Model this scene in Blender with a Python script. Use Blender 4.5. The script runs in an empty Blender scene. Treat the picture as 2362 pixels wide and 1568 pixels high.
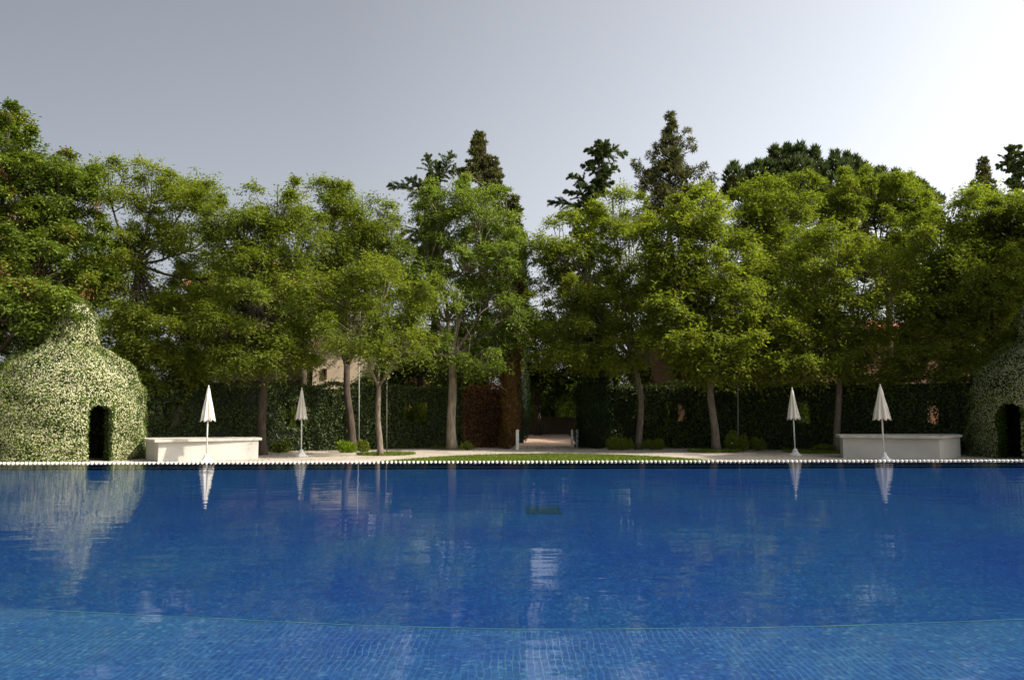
import bpy, math, random
import numpy as np
from mathutils import Matrix, Vector

SEED = 7
rng = np.random.default_rng(SEED)
random.seed(SEED)
scene = bpy.context.scene
COL = scene.collection
PI = math.pi

# ---------------------------------------------------------------- camera
F = 1836.0                       # focal length in units of a 2361 px wide frame
CX, CY = 1180.5, 784.0
EYE = 1.5
PITCH = math.atan(161.0 / F)
R3 = Matrix.Rotation(PI / 2 + PITCH, 3, 'X') @ Matrix.Rotation(math.radians(-0.146), 3, 'Z')
cam = bpy.data.cameras.new('camera')
cam.sensor_width = 36.0
cam.lens = 36.0 * F / 2361.0
cam.clip_start = 0.1
cam.clip_end = 5000
cam_ob = bpy.data.objects.new('camera', cam)
cam_ob.matrix_world = Matrix.Translation((0, 0, EYE)) @ R3.to_4x4()
COL.objects.link(cam_ob)
scene.camera = cam_ob


def at(xd, yd, Y):
    """world point at depth Y that stands in direction (xd, yd)"""
    d = R3 @ Vector(((xd - CX) / F, -(yd - CY) / F, -1.0))
    return np.array(Vector((0, 0, EYE)) + d * (Y / d.y))


def on_z(xd, yd, z=0.0):
    d = R3 @ Vector(((xd - CX) / F, -(yd - CY) / F, -1.0))
    return np.array(Vector((0, 0, EYE)) + d * ((z - EYE) / d.z))


def m_per_px(Y):
    return Y / F


# ---------------------------------------------------------------- objects
def tag(o, label=None, cat=None, group=None, kind=None):
    if label: o['label'] = label
    if cat: o['category'] = cat
    if group: o['group'] = group
    if kind: o['kind'] = kind
    return o


def empty(name, loc, label, cat, group=None):
    o = bpy.data.objects.new(name, None)
    o.empty_display_size = 0.3
    o.location = Vector(loc)
    COL.objects.link(o)
    return tag(o, label, cat, group)


class MB:
    """collects geometry, makes ONE mesh object; points are given in world space"""
    def __init__(self):
        self.v = []; self.q = []; self.t = []; self.n = 0; self.tone = []; self.poly = []

    def add(self, v, quads=None, tris=None, tone=None):
        v = np.asarray(v, dtype=np.float32).reshape(-1, 3)
        self.v.append(v)
        if quads is not None and len(quads):
            self.q.append(np.asarray(quads, dtype=np.int64).reshape(-1, 4) + self.n)
            self.tone.append(np.broadcast_to(np.asarray(0.5 if tone is None else tone, dtype=np.float32), (len(quads),)))
        if tris is not None and len(tris):
            self.t.append(np.asarray(tris, dtype=np.int64).reshape(-1, 3) + self.n)
        self.n += len(v)
        return self

    def box(self, lo, hi, rz=0.0, c=None):
        (x0, y0, z0), (x1, y1, z1) = lo, hi
        v = np.array([[x0, y0, z0], [x1, y0, z0], [x1, y1, z0], [x0, y1, z0],
                      [x0, y0, z1], [x1, y0, z1], [x1, y1, z1], [x0, y1, z1]], dtype=float)
        if c is not None:
            ca, sa = math.cos(rz), math.sin(rz)
            v = v @ np.array([[ca, sa, 0], [-sa, ca, 0], [0, 0, 1]]) + np.array(c)
        f = [[0, 3, 2, 1], [4, 5, 6, 7], [0, 1, 5, 4], [1, 2, 6, 5], [2, 3, 7, 6], [3, 0, 4, 7]]
        return self.add(v, f)

    def prism(self, pts, z0, z1):
        """vertical prism on a ccw polygon"""
        n = len(pts)
        p = np.array(pts, dtype=float)
        v = np.vstack([np.c_[p, np.full(n, z0)], np.c_[p, np.full(n, z1)]])
        q = [[i, (i + 1) % n, n + (i + 1) % n, n + i] for i in range(n)]
        base = self.n
        self.add(v, q)
        self.poly.append([base + n + i for i in range(n)])
        self.poly.append([base + i for i in range(n)][::-1])
        return self

    def tube(self, pts, rad, sides=6, cap=True):
        pts = np.asarray(pts, dtype=float); n = len(pts)
        rad = np.broadcast_to(np.asarray(rad, dtype=float), (n,))
        tan = np.gradient(pts, axis=0)
        tan /= np.linalg.norm(tan, axis=1)[:, None] + 1e-9
        ref = np.array([0.31, 0.95, 0.05]) if abs(tan[:, 2]).mean() > 0.6 else np.array([0.05, 0.1, 1.0])
        u = np.cross(tan, ref); u /= np.linalg.norm(u, axis=1)[:, None] + 1e-9
        w = np.cross(tan, u)
        a = np.arange(sides) * 2 * PI / sides
        v = pts[:, None] + rad[:, None, None] * (np.cos(a)[None, :, None] * u[:, None] + np.sin(a)[None, :, None] * w[:, None])
        i, j = np.meshgrid(np.arange(n - 1), np.arange(sides), indexing='ij')
        i = i.ravel(); j = j.ravel(); k = (j + 1) % sides
        q = np.stack([i * sides + j, i * sides + k, (i + 1) * sides + k, (i + 1) * sides + j], 1)
        base = self.n
        self.add(v.reshape(-1, 3), q[:, ::-1])
        if cap:
            self.poly.append([base + s for s in range(sides)])
            self.poly.append([base + (n - 1) * sides + s for s in range(sides)][::-1])
        return self

    def lathe(self, c, prof, sides=24, star=None):
        """prof: (radius, z) upward; star(angle, i) scales the radius"""
        a = np.arange(sides) * 2 * PI / sides
        vs = []
        for i, (r, z) in enumerate(prof):
            k = np.array([star(x, i) if star else 1.0 for x in a])
            vs.append(np.stack([c[0] + r * k * np.cos(a), c[1] + r * k * np.sin(a), np.full(sides, c[2] + z)], 1))
        n = len(prof)
        i, j = np.meshgrid(np.arange(n - 1), np.arange(sides), indexing='ij')
        i = i.ravel(); j = j.ravel(); k = (j + 1) % sides
        q = np.stack([i * sides + j, i * sides + k, (i + 1) * sides + k, (i + 1) * sides + j], 1)
        base = self.n
        self.add(np.vstack(vs), q)
        self.poly.append([base + s for s in range(sides)][::-1])
        self.poly.append([base + (n - 1) * sides + s for s in range(sides)])
        return self

    def blades(self, c, d, nrm, L, W, tone=0.5, fold=0.0):
        """one diamond shaped leaf per row"""
        c = np.asarray(c); N = len(c)
        if N == 0: return self
        d = d / (np.linalg.norm(d, axis=1)[:, None] + 1e-9)
        s = np.cross(d, nrm); s /= np.linalg.norm(s, axis=1)[:, None] + 1e-9
        L = np.broadcast_to(L, (N,))[:, None]; W = np.broadcast_to(W, (N,))[:, None]
        mid = c + d * L * 0.45
        up = np.cross(s, d) * W * fold
        v = np.stack([c, mid + s * W * 0.5 + up, c + d * L, mid - s * W * 0.5 + up], 1)
        q = np.arange(N * 4).reshape(N, 4)
        return self.add(v.reshape(-1, 3), q, tone=np.broadcast_to(np.asarray(tone, dtype=np.float32), (N,)))

    def build(self, name, mat, parent=None, smooth=False):
        me = bpy.data.meshes.new(name)
        v = np.vstack(self.v)
        off = Vector((0, 0, 0))
        if parent is not None:
            off = parent_world(parent)
        v = v - np.array(off, dtype=np.float32)
        loops = []; starts = []; totals = []; pos = 0
        if self.q:
            q = np.vstack(self.q); loops.append(q.ravel()); starts.append(np.arange(len(q)) * 4); totals.append(np.full(len(q), 4)); pos = len(q) * 4
        if self.t:
            t = np.vstack(self.t); loops.append(t.ravel()); starts.append(pos + np.arange(len(t)) * 3); totals.append(np.full(len(t), 3)); pos += len(t) * 3
        for p in self.poly:
            loops.append(np.array(p)); starts.append(np.array([pos])); totals.append(np.array([len(p)])); pos += len(p)
        loops = np.concatenate(loops); starts = np.concatenate(starts); totals = np.concatenate(totals)
        me.vertices.add(len(v)); me.vertices.foreach_set('co', v.astype(np.float32).ravel())
        me.loops.add(len(loops)); me.loops.foreach_set('vertex_index', loops.astype(np.int32))
        me.polygons.add(len(starts)); me.polygons.foreach_set('loop_start', starts.astype(np.int32))
        me.polygons.foreach_set('loop_total', totals.astype(np.int32))
        me.update(calc_edges=True)
        if self.tone:
            at_ = me.attributes.new('tone', 'FLOAT', 'FACE')
            tn = np.full(len(starts), 0.5, dtype=np.float32)
            tt = np.concatenate(self.tone)
            tn[:len(tt)] = tt
            at_.data.foreach_set('value', tn)
        me.polygons.foreach_set('use_smooth', np.full(len(starts), smooth))
        me.materials.append(mat)
        o = bpy.data.objects.new(name, me)
        COL.objects.link(o)
        if parent is not None: o.parent = parent
        return o


def parent_world(p):
    loc = Vector(p.location)
    while p.parent is not None:
        p = p.parent; loc = loc + Vector(p.location)
    return loc


def thing_mesh(name, mb, mat, label, cat, group=None, smooth=False):
    return tag(mb.build(name, mat, smooth=smooth), label, cat, group)


def unit(n):
    v = rng.normal(size=(n, 3)); return v / np.linalg.norm(v, axis=1)[:, None]


# ---------------------------------------------------------------- materials
def newmat(name):
    m = bpy.data.materials.new(name); m.use_nodes = True
    nt = m.node_tree; nt.nodes.clear()
    return m, nt, nt.nodes, nt.links


def N(nodes, typ, **kw):
    n = nodes.new(typ)
    for k, v in kw.items():
        if hasattr(n, k) and not k.startswith('i_'): setattr(n, k, v)
    return n


def ramp(nodes, stops, interp='LINEAR'):
    r = nodes.new('ShaderNodeValToRGB'); r.color_ramp.interpolation = interp
    cr = r.color_ramp
    while len(cr.elements) > 2: cr.elements.remove(cr.elements[-1])
    cr.elements[0].position = stops[0][0]; cr.elements[0].color = (*stops[0][1], 1)
    cr.elements[1].position = stops[-1][0]; cr.elements[1].color = (*stops[-1][1], 1)
    for p, c in stops[1:-1]:
        e = cr.elements.new(p); e.color = (*c, 1)
    return r


def leaf_mat(name, stops, trans=0.45, tint=(1.15, 1.25, 0.5), rough=0.6, spec=0.04):
    m, nt, nd, ln = newmat(name)
    out = nd.new('ShaderNodeOutputMaterial')
    a = nd.new('ShaderNodeAttribute'); a.attribute_name = 'tone'
    r = ramp(nd, stops); ln.new(a.outputs['Fac'], r.inputs[0])
    dif = nd.new('ShaderNodeBsdfDiffuse'); ln.new(r.outputs[0], dif.inputs[0])
    mul = nd.new('ShaderNodeMix'); mul.data_type = 'RGBA'; mul.blend_type = 'MULTIPLY'
    mul.inputs[0].default_value = 1.0
    ln.new(r.outputs[0], mul.inputs[6]); mul.inputs[7].default_value = (*tint, 1)
    tr = nd.new('ShaderNodeBsdfTranslucent'); ln.new(mul.outputs[2], tr.inputs[0])
    mx = nd.new('ShaderNodeMixShader'); mx.inputs[0].default_value = trans
    ln.new(dif.outputs[0], mx.inputs[1]); ln.new(tr.outputs[0], mx.inputs[2])
    gl = nd.new('ShaderNodeBsdfGlossy'); gl.inputs['Roughness'].default_value = rough
    gl.inputs[0].default_value = (1, 1, 1, 1)
    mx2 = nd.new('ShaderNodeMixShader'); mx2.inputs[0].default_value = spec * 0.3
    ln.new(mx.outputs[0], mx2.inputs[1]); ln.new(gl.outputs[0], mx2.inputs[2])
    ln.new(mx2.outputs[0], out.inputs[0])
    return m


def solid(name, stops, scale=3.0, rough=0.8, detail=6, bump=0.0, stretch=(1, 1, 1), spec=0.3, bscale=None, metallic=0):
    m, nt, nd, ln = newmat(name)
    out = nd.new('ShaderNodeOutputMaterial')
    p = nd.new('ShaderNodeBsdfPrincipled'); ln.new(p.outputs[0], out.inputs[0])
    tc = nd.new('ShaderNodeTexCoord'); mp = nd.new('ShaderNodeMapping')
    mp.inputs['Scale'].default_value = stretch
    ln.new(tc.outputs['Object'], mp.inputs[0])
    nz = nd.new('ShaderNodeTexNoise'); nz.inputs['Scale'].default_value = scale; nz.inputs['Detail'].default_value = detail
    ln.new(mp.outputs[0], nz.inputs[0])
    r = ramp(nd, stops); ln.new(nz.outputs[0], r.inputs[0]); ln.new(r.outputs[0], p.inputs['Base Color'])
    p.inputs['Roughness'].default_value = rough
    p.inputs['Specular IOR Level'].default_value = spec
    p.inputs['Metallic'].default_value = metallic
    if bump:
        nb = nd.new('ShaderNodeTexNoise'); nb.inputs['Scale'].default_value = bscale or scale * 4; nb.inputs['Detail'].default_value = 5
        ln.new(mp.outputs[0], nb.inputs[0])
        b = nd.new('ShaderNodeBump'); b.inputs['Strength'].default_value = bump; b.inputs['Distance'].default_value = 0.03
        ln.new(nb.outputs[0], b.inputs['Height']); ln.new(b.outputs[0], p.inputs['Normal'])
    return m


M = {}
M['leaf_fresh'] = leaf_mat('leaf_fresh', [(0, (.110, .138, .018)), (.5, (.180, .216, .026)), (1, (.265, .290, .036))], .6)
M['leaf_mid'] = leaf_mat('leaf_mid', [(0, (.094, .122, .016)), (.5, (.150, .186, .023)), (1, (.225, .255, .032))], .6)
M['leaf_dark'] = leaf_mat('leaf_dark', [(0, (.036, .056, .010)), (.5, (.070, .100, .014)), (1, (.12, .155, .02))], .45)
M['leaf_pod'] = leaf_mat('leaf_pod', [(0, (.062, .098, .014)), (.5, (.115, .160, .018)), (.86, (.19, .24, .024)), (.9, (.15, .085, .035)), (1, (.20, .10, .045))], .35)
M['leaf_grey'] = leaf_mat('leaf_grey', [(0, (.085, .125, .022)), (.5, (.155, .210, .036)), (1, (.25, .30, .055))], .5)
M['leaf_lime'] = leaf_mat('leaf_lime', [(0, (.10, .17, .01)), (.5, (.18, .26, .015)), (1, (.30, .38, .02))], .5)
M['conifer'] = leaf_mat('conifer_needles', [(0, (.032, .058, .022)), (.5, (.080, .118, .038)), (1, (.16, .20, .06))], .3, (1, 1, .7))
M['pine'] = leaf_mat('pine_needles', [(0, (.045, .058, .020)), (.5, (.105, .118, .034)), (1, (.20, .19, .055))], .3, (1, 1, .7))
M['cypress'] = leaf_mat('cypress_sprays', [(0, (.008, .020, .008)), (.5, (.020, .040, .014)), (1, (.050, .085, .022))], .2)
M['ivy'] = leaf_mat('hedge_leaves', [(0, (.018, .032, .006)), (.5, (.045, .075, .010)), (1, (.115, .155, .018))], .3, (1.1, 1.2, .5), .6, .08)
M['dead'] = leaf_mat('dead_leaves', [(0, (.048, .024, .011)), (.5, (.14, .066, .026)), (1, (.27, .135, .05))], .25, (1.2, .9, .6))
M['deadcyp'] = leaf_mat('withered_cypress', [(0, (.055, .034, .014)), (.5, (.15, .088, .030)), (.8, (.25, .145, .045)), (1, (.13, .16, .03))], .25, (1.2, .9, .6))
M['jasmine_leaf'] = leaf_mat('jasmine_leaves', [(0, (.030, .060, .010)), (.5, (.075, .125, .017)), (1, (.18, .235, .03))], .4)
M['petal'] = leaf_mat('jasmine_petals', [(0, (.46, .48, .26)), (.5, (.63, .63, .39)), (1, (.80, .77, .56))], .4, (1, 1, .85))
M['darkcore'] = solid('foliage_core', [(0, (.008, .012, .005)), (1, (.016, .022, .008))], 5)  # near-black filler behind the leaves of hedges, domes and cypresses
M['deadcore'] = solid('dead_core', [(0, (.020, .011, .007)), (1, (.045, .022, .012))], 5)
M['bark'] = solid('bark', [(.3, (.085, .070, .055)), (.7, (.20, .165, .125))], 6, .9, bump=.6, stretch=(3, 3, .6))
M['bark_pale'] = solid('bark_pale', [(.3, (.13, .108, .08)), (.7, (.30, .25, .185))], 5, .9, bump=.5, stretch=(3, 3, .5))
M['bark_dark'] = solid('bark_dark', [(.3, (.035, .026, .02)), (.7, (.09, .068, .05))], 6, .9, bump=.5, stretch=(3, 3, .5))
M['white_wall'] = solid('white_render', [(.25, (.37, .36, .33)), (.6, (.47, .46, .42)), (.8, (.54, .52, .48))], 1.2, .85, bump=.15, bscale=30)
M['cap'] = solid('pale_stone', [(.3, (.34, .32, .28)), (.7, (.50, .48, .42))], 6, .7, bump=.1)
M['bead'] = solid('white_stone', [(.3, (.82, .80, .74)), (.7, (.92, .90, .85))], 9, .45)
M['fabric'] = solid('canvas', [(.3, (.53, .50, .44)), (.7, (.64, .61, .55))], 4, .9, bump=.1)
M['steel'] = solid('white_metal', [(.3, (.50, .50, .50)), (.7, (.62, .62, .61))], 9, .4)
M['concrete'] = solid('white_concrete', [(.3, (.50, .50, .48)), (.7, (.66, .66, .63))], 9, .8)
M['dark_metal'] = solid('dark_metal', [(.3, (.02, .02, .02)), (.7, (.04, .04, .04))], 9, .5)
M['grey_metal'] = solid('grey_metal', [(.3, (.16, .16, .15)), (.7, (.24, .24, .22))], 9, .5)
M['cream'] = solid('cream_plaster', [(.3, (.52, .42, .30)), (.7, (.64, .53, .39))], .8, .9)
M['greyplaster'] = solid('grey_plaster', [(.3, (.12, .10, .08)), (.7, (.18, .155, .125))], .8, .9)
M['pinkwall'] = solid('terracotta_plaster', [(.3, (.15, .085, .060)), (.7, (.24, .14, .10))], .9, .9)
M['wood'] = solid('orange_wood', [(.3, (.085, .032, .014)), (.7, (.14, .055, .022))], 4, .6, stretch=(6, 1, .5))
M['darkwood'] = solid('dark_wood', [(.3, (.06, .030, .02)), (.7, (.10, .05, .03))], 4, .6)
M['glass'] = solid('window_glass', [(.3, (.02, .025, .03)), (.7, (.03, .035, .04))], 2, .1, spec=.6)
M['grasspatch'] = leaf_mat('grass_blades', [(0, (.045, .075, .008)), (.5, (.10, .15, .012)), (1, (.20, .25, .03))], .4)


def roof_mat():
    m, nt, nd, ln = newmat('roof_tiles')
    out = nd.new('ShaderNodeOutputMaterial'); p = nd.new('ShaderNodeBsdfPrincipled'); ln.new(p.outputs[0], out.inputs[0])
    tc = nd.new('ShaderNodeTexCoord')
    w = nd.new('ShaderNodeTexWave'); w.inputs['Scale'].default_value = 1.6; w.inputs['Distortion'].default_value = .6
    ln.new(tc.outputs['Object'], w.inputs[0])
    nz = nd.new('ShaderNodeTexNoise'); nz.inputs['Scale'].default_value = 3; ln.new(tc.outputs['Object'], nz.inputs[0])
    r = ramp(nd, [(.3, (.30, .10, .05)), (.7, (.50, .20, .10))]); ln.new(nz.outputs[0], r.inputs[0])
    ln.new(r.outputs[0], p.inputs['Base Color'])
    b = nd.new('ShaderNodeBump'); b.inputs['Strength'].default_value = .8; ln.new(w.outputs[0], b.inputs['Height']); ln.new(b.outputs[0], p.inputs['Normal'])
    p.inputs['Roughness'].default_value = .85
    return m
M['roof'] = roof_mat()


def paving_mat(name, c1, c2, cj, bw=.6, bh=.3, mortar=.012, warp=.0):
    m, nt, nd, ln = newmat(name)
    out = nd.new('ShaderNodeOutputMaterial'); p = nd.new('ShaderNodeBsdfPrincipled'); ln.new(p.outputs[0], out.inputs[0])
    tc = nd.new('ShaderNodeTexCoord')
    b = nd.new('ShaderNodeTexBrick'); b.inputs['Scale'].default_value = 1.0
    b.inputs['Brick Width'].default_value = bw; b.inputs['Row Height'].default_value = bh; b.inputs['Mortar Size'].default_value = mortar
    b.inputs['Color1'].default_value = (*c1, 1); b.inputs['Color2'].default_value = (*c2, 1); b.inputs['Mortar'].default_value = (*cj, 1)
    ln.new(tc.outputs['Object'], b.inputs[0])
    nz = nd.new('ShaderNodeTexNoise'); nz.inputs['Scale'].default_value = 1.4; nz.inputs['Detail'].default_value = 8
    ln.new(tc.outputs['Object'], nz.inputs[0])
    r = ramp(nd, [(.3, (.78, .76, .72)), (.7, (1.05, 1.04, 1.02))]); ln.new(nz.outputs[0], r.inputs[0])
    mx = nd.new('ShaderNodeMix'); mx.data_type = 'RGBA'; mx.blend_type = 'MULTIPLY'; mx.inputs[0].default_value = 1
    ln.new(b.outputs[0], mx.inputs[6]); ln.new(r.outputs[0], mx.inputs[7]); ln.new(mx.outputs[2], p.inputs['Base Color'])
    p.inputs['Roughness'].default_value = .85
    return m
M['paving'] = paving_mat('pale_paving', (.46, .41, .35), (.38, .34, .29), (.22, .20, .17))
M['pinkpaving'] = paving_mat('pink_paving', (.50, .36, .27), (.42, .30, .23), (.25, .18, .14), .5, .5)
M['ground'] = solid('earth', [(.3, (.05, .042, .022)), (.7, (.10, .085, .045))], .7, .95)
M['lawn'] = solid('lawn', [(.25, (.062, .085, .012)), (.5, (.105, .135, .016)), (.75, (.17, .19, .028))], 1.1, .95, detail=10)


def mosaic(name, dark=False, shelf=False):
    """small glass mosaic: tile to tile variation, pale joints every few tiles, refraction-like waver of the joints"""
    m, nt, nd, ln = newmat(name)
    out = nd.new('ShaderNodeOutputMaterial'); p = nd.new('ShaderNodeBsdfPrincipled'); ln.new(p.outputs[0], out.inputs[0])
    tc = nd.new('ShaderNodeTexCoord')
    # waver
    nz = nd.new('ShaderNodeTexNoise'); nz.inputs['Scale'].default_value = 4.5; nz.inputs['Detail'].default_value = 2
    ln.new(tc.outputs['Object'], nz.inputs[0])
    sub = nd.new('ShaderNodeVectorMath'); sub.operation = 'SUBTRACT'; ln.new(nz.outputs['Color'], sub.inputs[0]); sub.inputs[1].default_value = (.5, .5, .5)
    sc = nd.new('ShaderNodeVectorMath'); sc.operation = 'SCALE'; ln.new(sub.outputs[0], sc.inputs[0]); sc.inputs['Scale'].default_value = .06
    ad = nd.new('ShaderNodeVectorMath'); ad.operation = 'ADD'; ln.new(tc.outputs['Object'], ad.inputs[0]); ln.new(sc.outputs[0], ad.inputs[1])
    # individual tiles
    vor = nd.new('ShaderNodeTexVoronoi'); vor.inputs['Scale'].default_value = 40; vor.inputs['Randomness'].default_value = .35
    ln.new(ad.outputs[0], vor.inputs[0])
    sx = nd.new('ShaderNodeSeparateColor'); ln.new(vor.outputs['Color'], sx.inputs[0])
    if dark:
        r = ramp(nd, [(0, (.004, .008, .035)), (1, (.012, .025, .09))])
    else:
        g_ = (2.3, 1.5, 1.2) if shelf else (1, 1, 1)
        r = ramp(nd, [(p_, tuple(np.array(c_) * np.array(g_))) for p_, c_ in [(0, (.013, .054, .192)), (.45, (.015, .069, .228)), (.85, (.019, .088, .262)), (.95, (.028, .112, .272)), (1, (.050, .148, .28))]])
    ln.new(sx.outputs[0], r.inputs[0])
    # slow drift between bluer and greener sheets
    nb = nd.new('ShaderNodeTexNoise'); nb.inputs['Scale'].default_value = .45; nb.inputs['Detail'].default_value = 4
    ln.new(tc.outputs['Object'], nb.inputs[0])
    rb = ramp(nd, [(.33, (.85, .80, 1.0)), (.67, (1.15, 1.25, 1.0))]); ln.new(nb.outputs[0], rb.inputs[0])
    mul = nd.new('ShaderNodeMix'); mul.data_type = 'RGBA'; mul.blend_type = 'MULTIPLY'; mul.inputs[0].default_value = 1
    ln.new(r.outputs[0], mul.inputs[6]); ln.new(rb.outputs[0], mul.inputs[7])
    # joints between the mosaic sheets
    br = nd.new('ShaderNodeTexBrick'); br.offset = 0.0
    br.inputs['Scale'].default_value = 1; br.inputs['Brick Width'].default_value = .04; br.inputs['Row Height'].default_value = .42
    br.inputs['Mortar Size'].default_value = .0036; br.inputs['Mortar Smooth'].default_value = .6
    ln.new(ad.outputs[0], br.inputs[0])
    nf = nd.new('ShaderNodeTexNoise'); nf.inputs['Scale'].default_value = 1.7; nf.inputs['Detail'].default_value = 5; ln.new(tc.outputs['Object'], nf.inputs[0])
    rf = ramp(nd, [(.34, (.15, .15, .15)), (.62, (.9, .9, .9))] if shelf else [(.40, (.0, .0, .0)), (.70, (.6, .6, .6))]); ln.new(nf.outputs[0], rf.inputs[0])
    mm = nd.new('ShaderNodeMath'); mm.operation = 'MULTIPLY'; ln.new(br.outputs['Fac'], mm.inputs[0]); ln.new(rf.outputs[0], mm.inputs[1])
    mx = nd.new('ShaderNodeMix'); mx.data_type = 'RGBA'
    ln.new(mm.outputs[0], mx.inputs[0]); ln.new(mul.outputs[2], mx.inputs[6])
    mx.inputs[7].default_value = (.02, .05, .14, 1) if dark else ((.13, .26, .34, 1) if shelf else (.055, .15, .27, 1))
    ln.new(mx.outputs[2], p.inputs['Base Color'])
    p.inputs['Roughness'].default_value = .6; p.inputs['Specular IOR Level'].default_value = .1
    return m
M['mosaic'] = mosaic('blue_mosaic')
M['mosaic_dark'] = mosaic('navy_mosaic', True)
M['mosaic_shelf'] = mosaic('shallow_blue_mosaic', False, True)
M['ledge'] = solid('pale_green_tile', [(.3, (.07, .22, .28)), (.7, (.16, .34, .30))], 3, .6)
M['grate'] = solid('green_grate', [(.3, (.010, .050, .095)), (.7, (.014, .066, .11))], 5, .6)


def water_mat():
    m, nt, nd, ln = newmat('water')
    out = nd.new('ShaderNodeOutputMaterial')
    tc = nd.new('ShaderNodeTexCoord')
    mp = nd.new('ShaderNodeMapping'); mp.inputs['Scale'].default_value = (.42, 1.0, 1.0); ln.new(tc.outputs['Object'], mp.inputs[0])
    n1 = nd.new('ShaderNodeTexNoise'); n1.inputs['Scale'].default_value = 4.2; n1.inputs['Detail'].default_value = 2; n1.inputs['Roughness'].default_value = .5
    n2 = nd.new('ShaderNodeTexNoise'); n2.inputs['Scale'].default_value = .8; n2.inputs['Detail'].default_value = 1
    for n in (n1, n2): ln.new(mp.outputs[0], n.inputs[0])
    m2 = nd.new('ShaderNodeMath'); m2.operation = 'MULTIPLY'; ln.new(n2.outputs[0], m2.inputs[0]); m2.inputs[1].default_value = 2.2
    a = nd.new('ShaderNodeMath'); ln.new(n1.outputs[0], a.inputs[0]); ln.new(m2.outputs[0], a.inputs[1])
    b = nd.new('ShaderNodeBump'); b.inputs['Strength'].default_value = 1.0; b.inputs['Distance'].default_value = .0028
    ln.new(a.outputs[0], b.inputs['Height'])
    fr = nd.new('ShaderNodeFresnel'); fr.inputs['IOR'].default_value = 1.33; ln.new(b.outputs[0], fr.inputs['Normal'])
    k = nd.new('ShaderNodeMath'); k.operation = 'MULTIPLY'; ln.new(fr.outputs[0], k.inputs[0]); k.inputs[1].default_value = .95
    k.use_clamp = True
    tr = nd.new('ShaderNodeBsdfTransparent'); tr.inputs[0].default_value = (.80, .93, 1.0, 1)
    gl = nd.new('ShaderNodeBsdfGlossy'); gl.inputs['Roughness'].default_value = .03; ln.new(b.outputs[0], gl.inputs['Normal'])
    mx = nd.new('ShaderNodeMixShader'); ln.new(k.outputs[0], mx.inputs[0]); ln.new(tr.outputs[0], mx.inputs[1]); ln.new(gl.outputs[0], mx.inputs[2])
    ln.new(mx.outputs[0], out.inputs[0])
    return m
M['water'] = water_mat()

# ---------------------------------------------------------------- light and sky
SUN_AZ, SUN_EL = math.radians(109), math.radians(42)       # azimuth clockwise from +Y
to_sun = Vector((math.cos(SUN_EL) * math.sin(SUN_AZ), math.cos(SUN_EL) * math.cos(SUN_AZ), math.sin(SUN_EL)))
sun = bpy.data.lights.new('sun', 'SUN'); sun.energy = 3.7; sun.angle = math.radians(.5); sun.color = (1.0, .90, .76)
so = bpy.data.objects.new('sun', sun); so.rotation_euler = to_sun.to_track_quat('Z', 'Y').to_euler(); so.location = (60, 0, 60)
COL.objects.link(so)

w = bpy.data.worlds.new('World'); scene.world = w; w.use_nodes = True
nt = w.node_tree; nd = nt.nodes; ln = nt.links; nd.clear()
out = nd.new('ShaderNodeOutputWorld'); bg = nd.new('ShaderNodeBackground'); ln.new(bg.outputs[0], out.inputs[0])
sky = nd.new('ShaderNodeTexSky'); sky.sky_type = 'NISHITA'; sky.sun_disc = False
sky.sun_elevation = SUN_EL; sky.sun_rotation = SUN_AZ
sky.air_density = 1.0; sky.dust_density = 4.0; sky.ozone_density = 1.0; sky.altitude = 100
# summer haze: it greys the blue and scatters sunlight forward, so the sky brightens toward the sun
tc = nd.new('ShaderNodeTexCoord')
dot = nd.new('ShaderNodeVectorMath'); dot.operation = 'DOT_PRODUCT'; ln.new(tc.outputs['Generated'], dot.inputs[0])
hz = Vector((math.sin(math.radians(75)), math.cos(math.radians(75)), 0.0)).normalized()
dot.inputs[1].default_value = hz
hr = ramp(nd, [(0.0, (.395, .41, .42)), (.18, (.44, .45, .46)), (.40, (.58, .575, .58)), (.60, (.84, .825, .82)), (.78, (1.10, 1.08, 1.06)), (1.0, (1.35, 1.32, 1.30))])
mr = nd.new('ShaderNodeMapRange'); mr.inputs['From Min'].default_value = -.6; mr.inputs['From Max'].default_value = 1.0
ln.new(dot.outputs['Value'], mr.inputs['Value']); ln.new(mr.outputs[0], hr.inputs[0])
hs = nd.new('ShaderNodeHueSaturation'); hs.inputs['Saturation'].default_value = .33; ln.new(sky.outputs[0], hs.inputs['Color'])
mu = nd.new('ShaderNodeMix'); mu.data_type = 'RGBA'; mu.blend_type = 'MULTIPLY'; mu.inputs[0].default_value = 1
ln.new(hs.outputs[0], mu.inputs[6]); ln.new(hr.outputs[0], mu.inputs[7]); ln.new(mu.outputs[2], bg.inputs[0])
bg.inputs[1].default_value = .15
scene.view_settings.view_transform = 'Standard'; scene.view_settings.look = 'None'
scene.view_settings.gamma = 1.0; scene.view_settings.exposure = 0.88
scene.render.engine = 'CYCLES'
scene.cycles.max_bounces = 8; scene.cycles.transparent_max_bounces = 12
scene.cycles.diffuse_bounces = 5; scene.cycles.glossy_bounces = 3
scene.cycles.use_denoising = True
scene.cycles.sample_clamp_indirect = 6

# ---------------------------------------------------------------- setting
AX = float(on_z(1257, 1065)[0])          # axis of the garden
WZ = 0.5                                  # the raised pool: water stands above the terrace beyond it
PY = float(on_z(1180, 1065.5, WZ)[1])     # far rim of the pool
PX0, PX1, PN = -26.0, 28.0, 1.2
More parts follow.
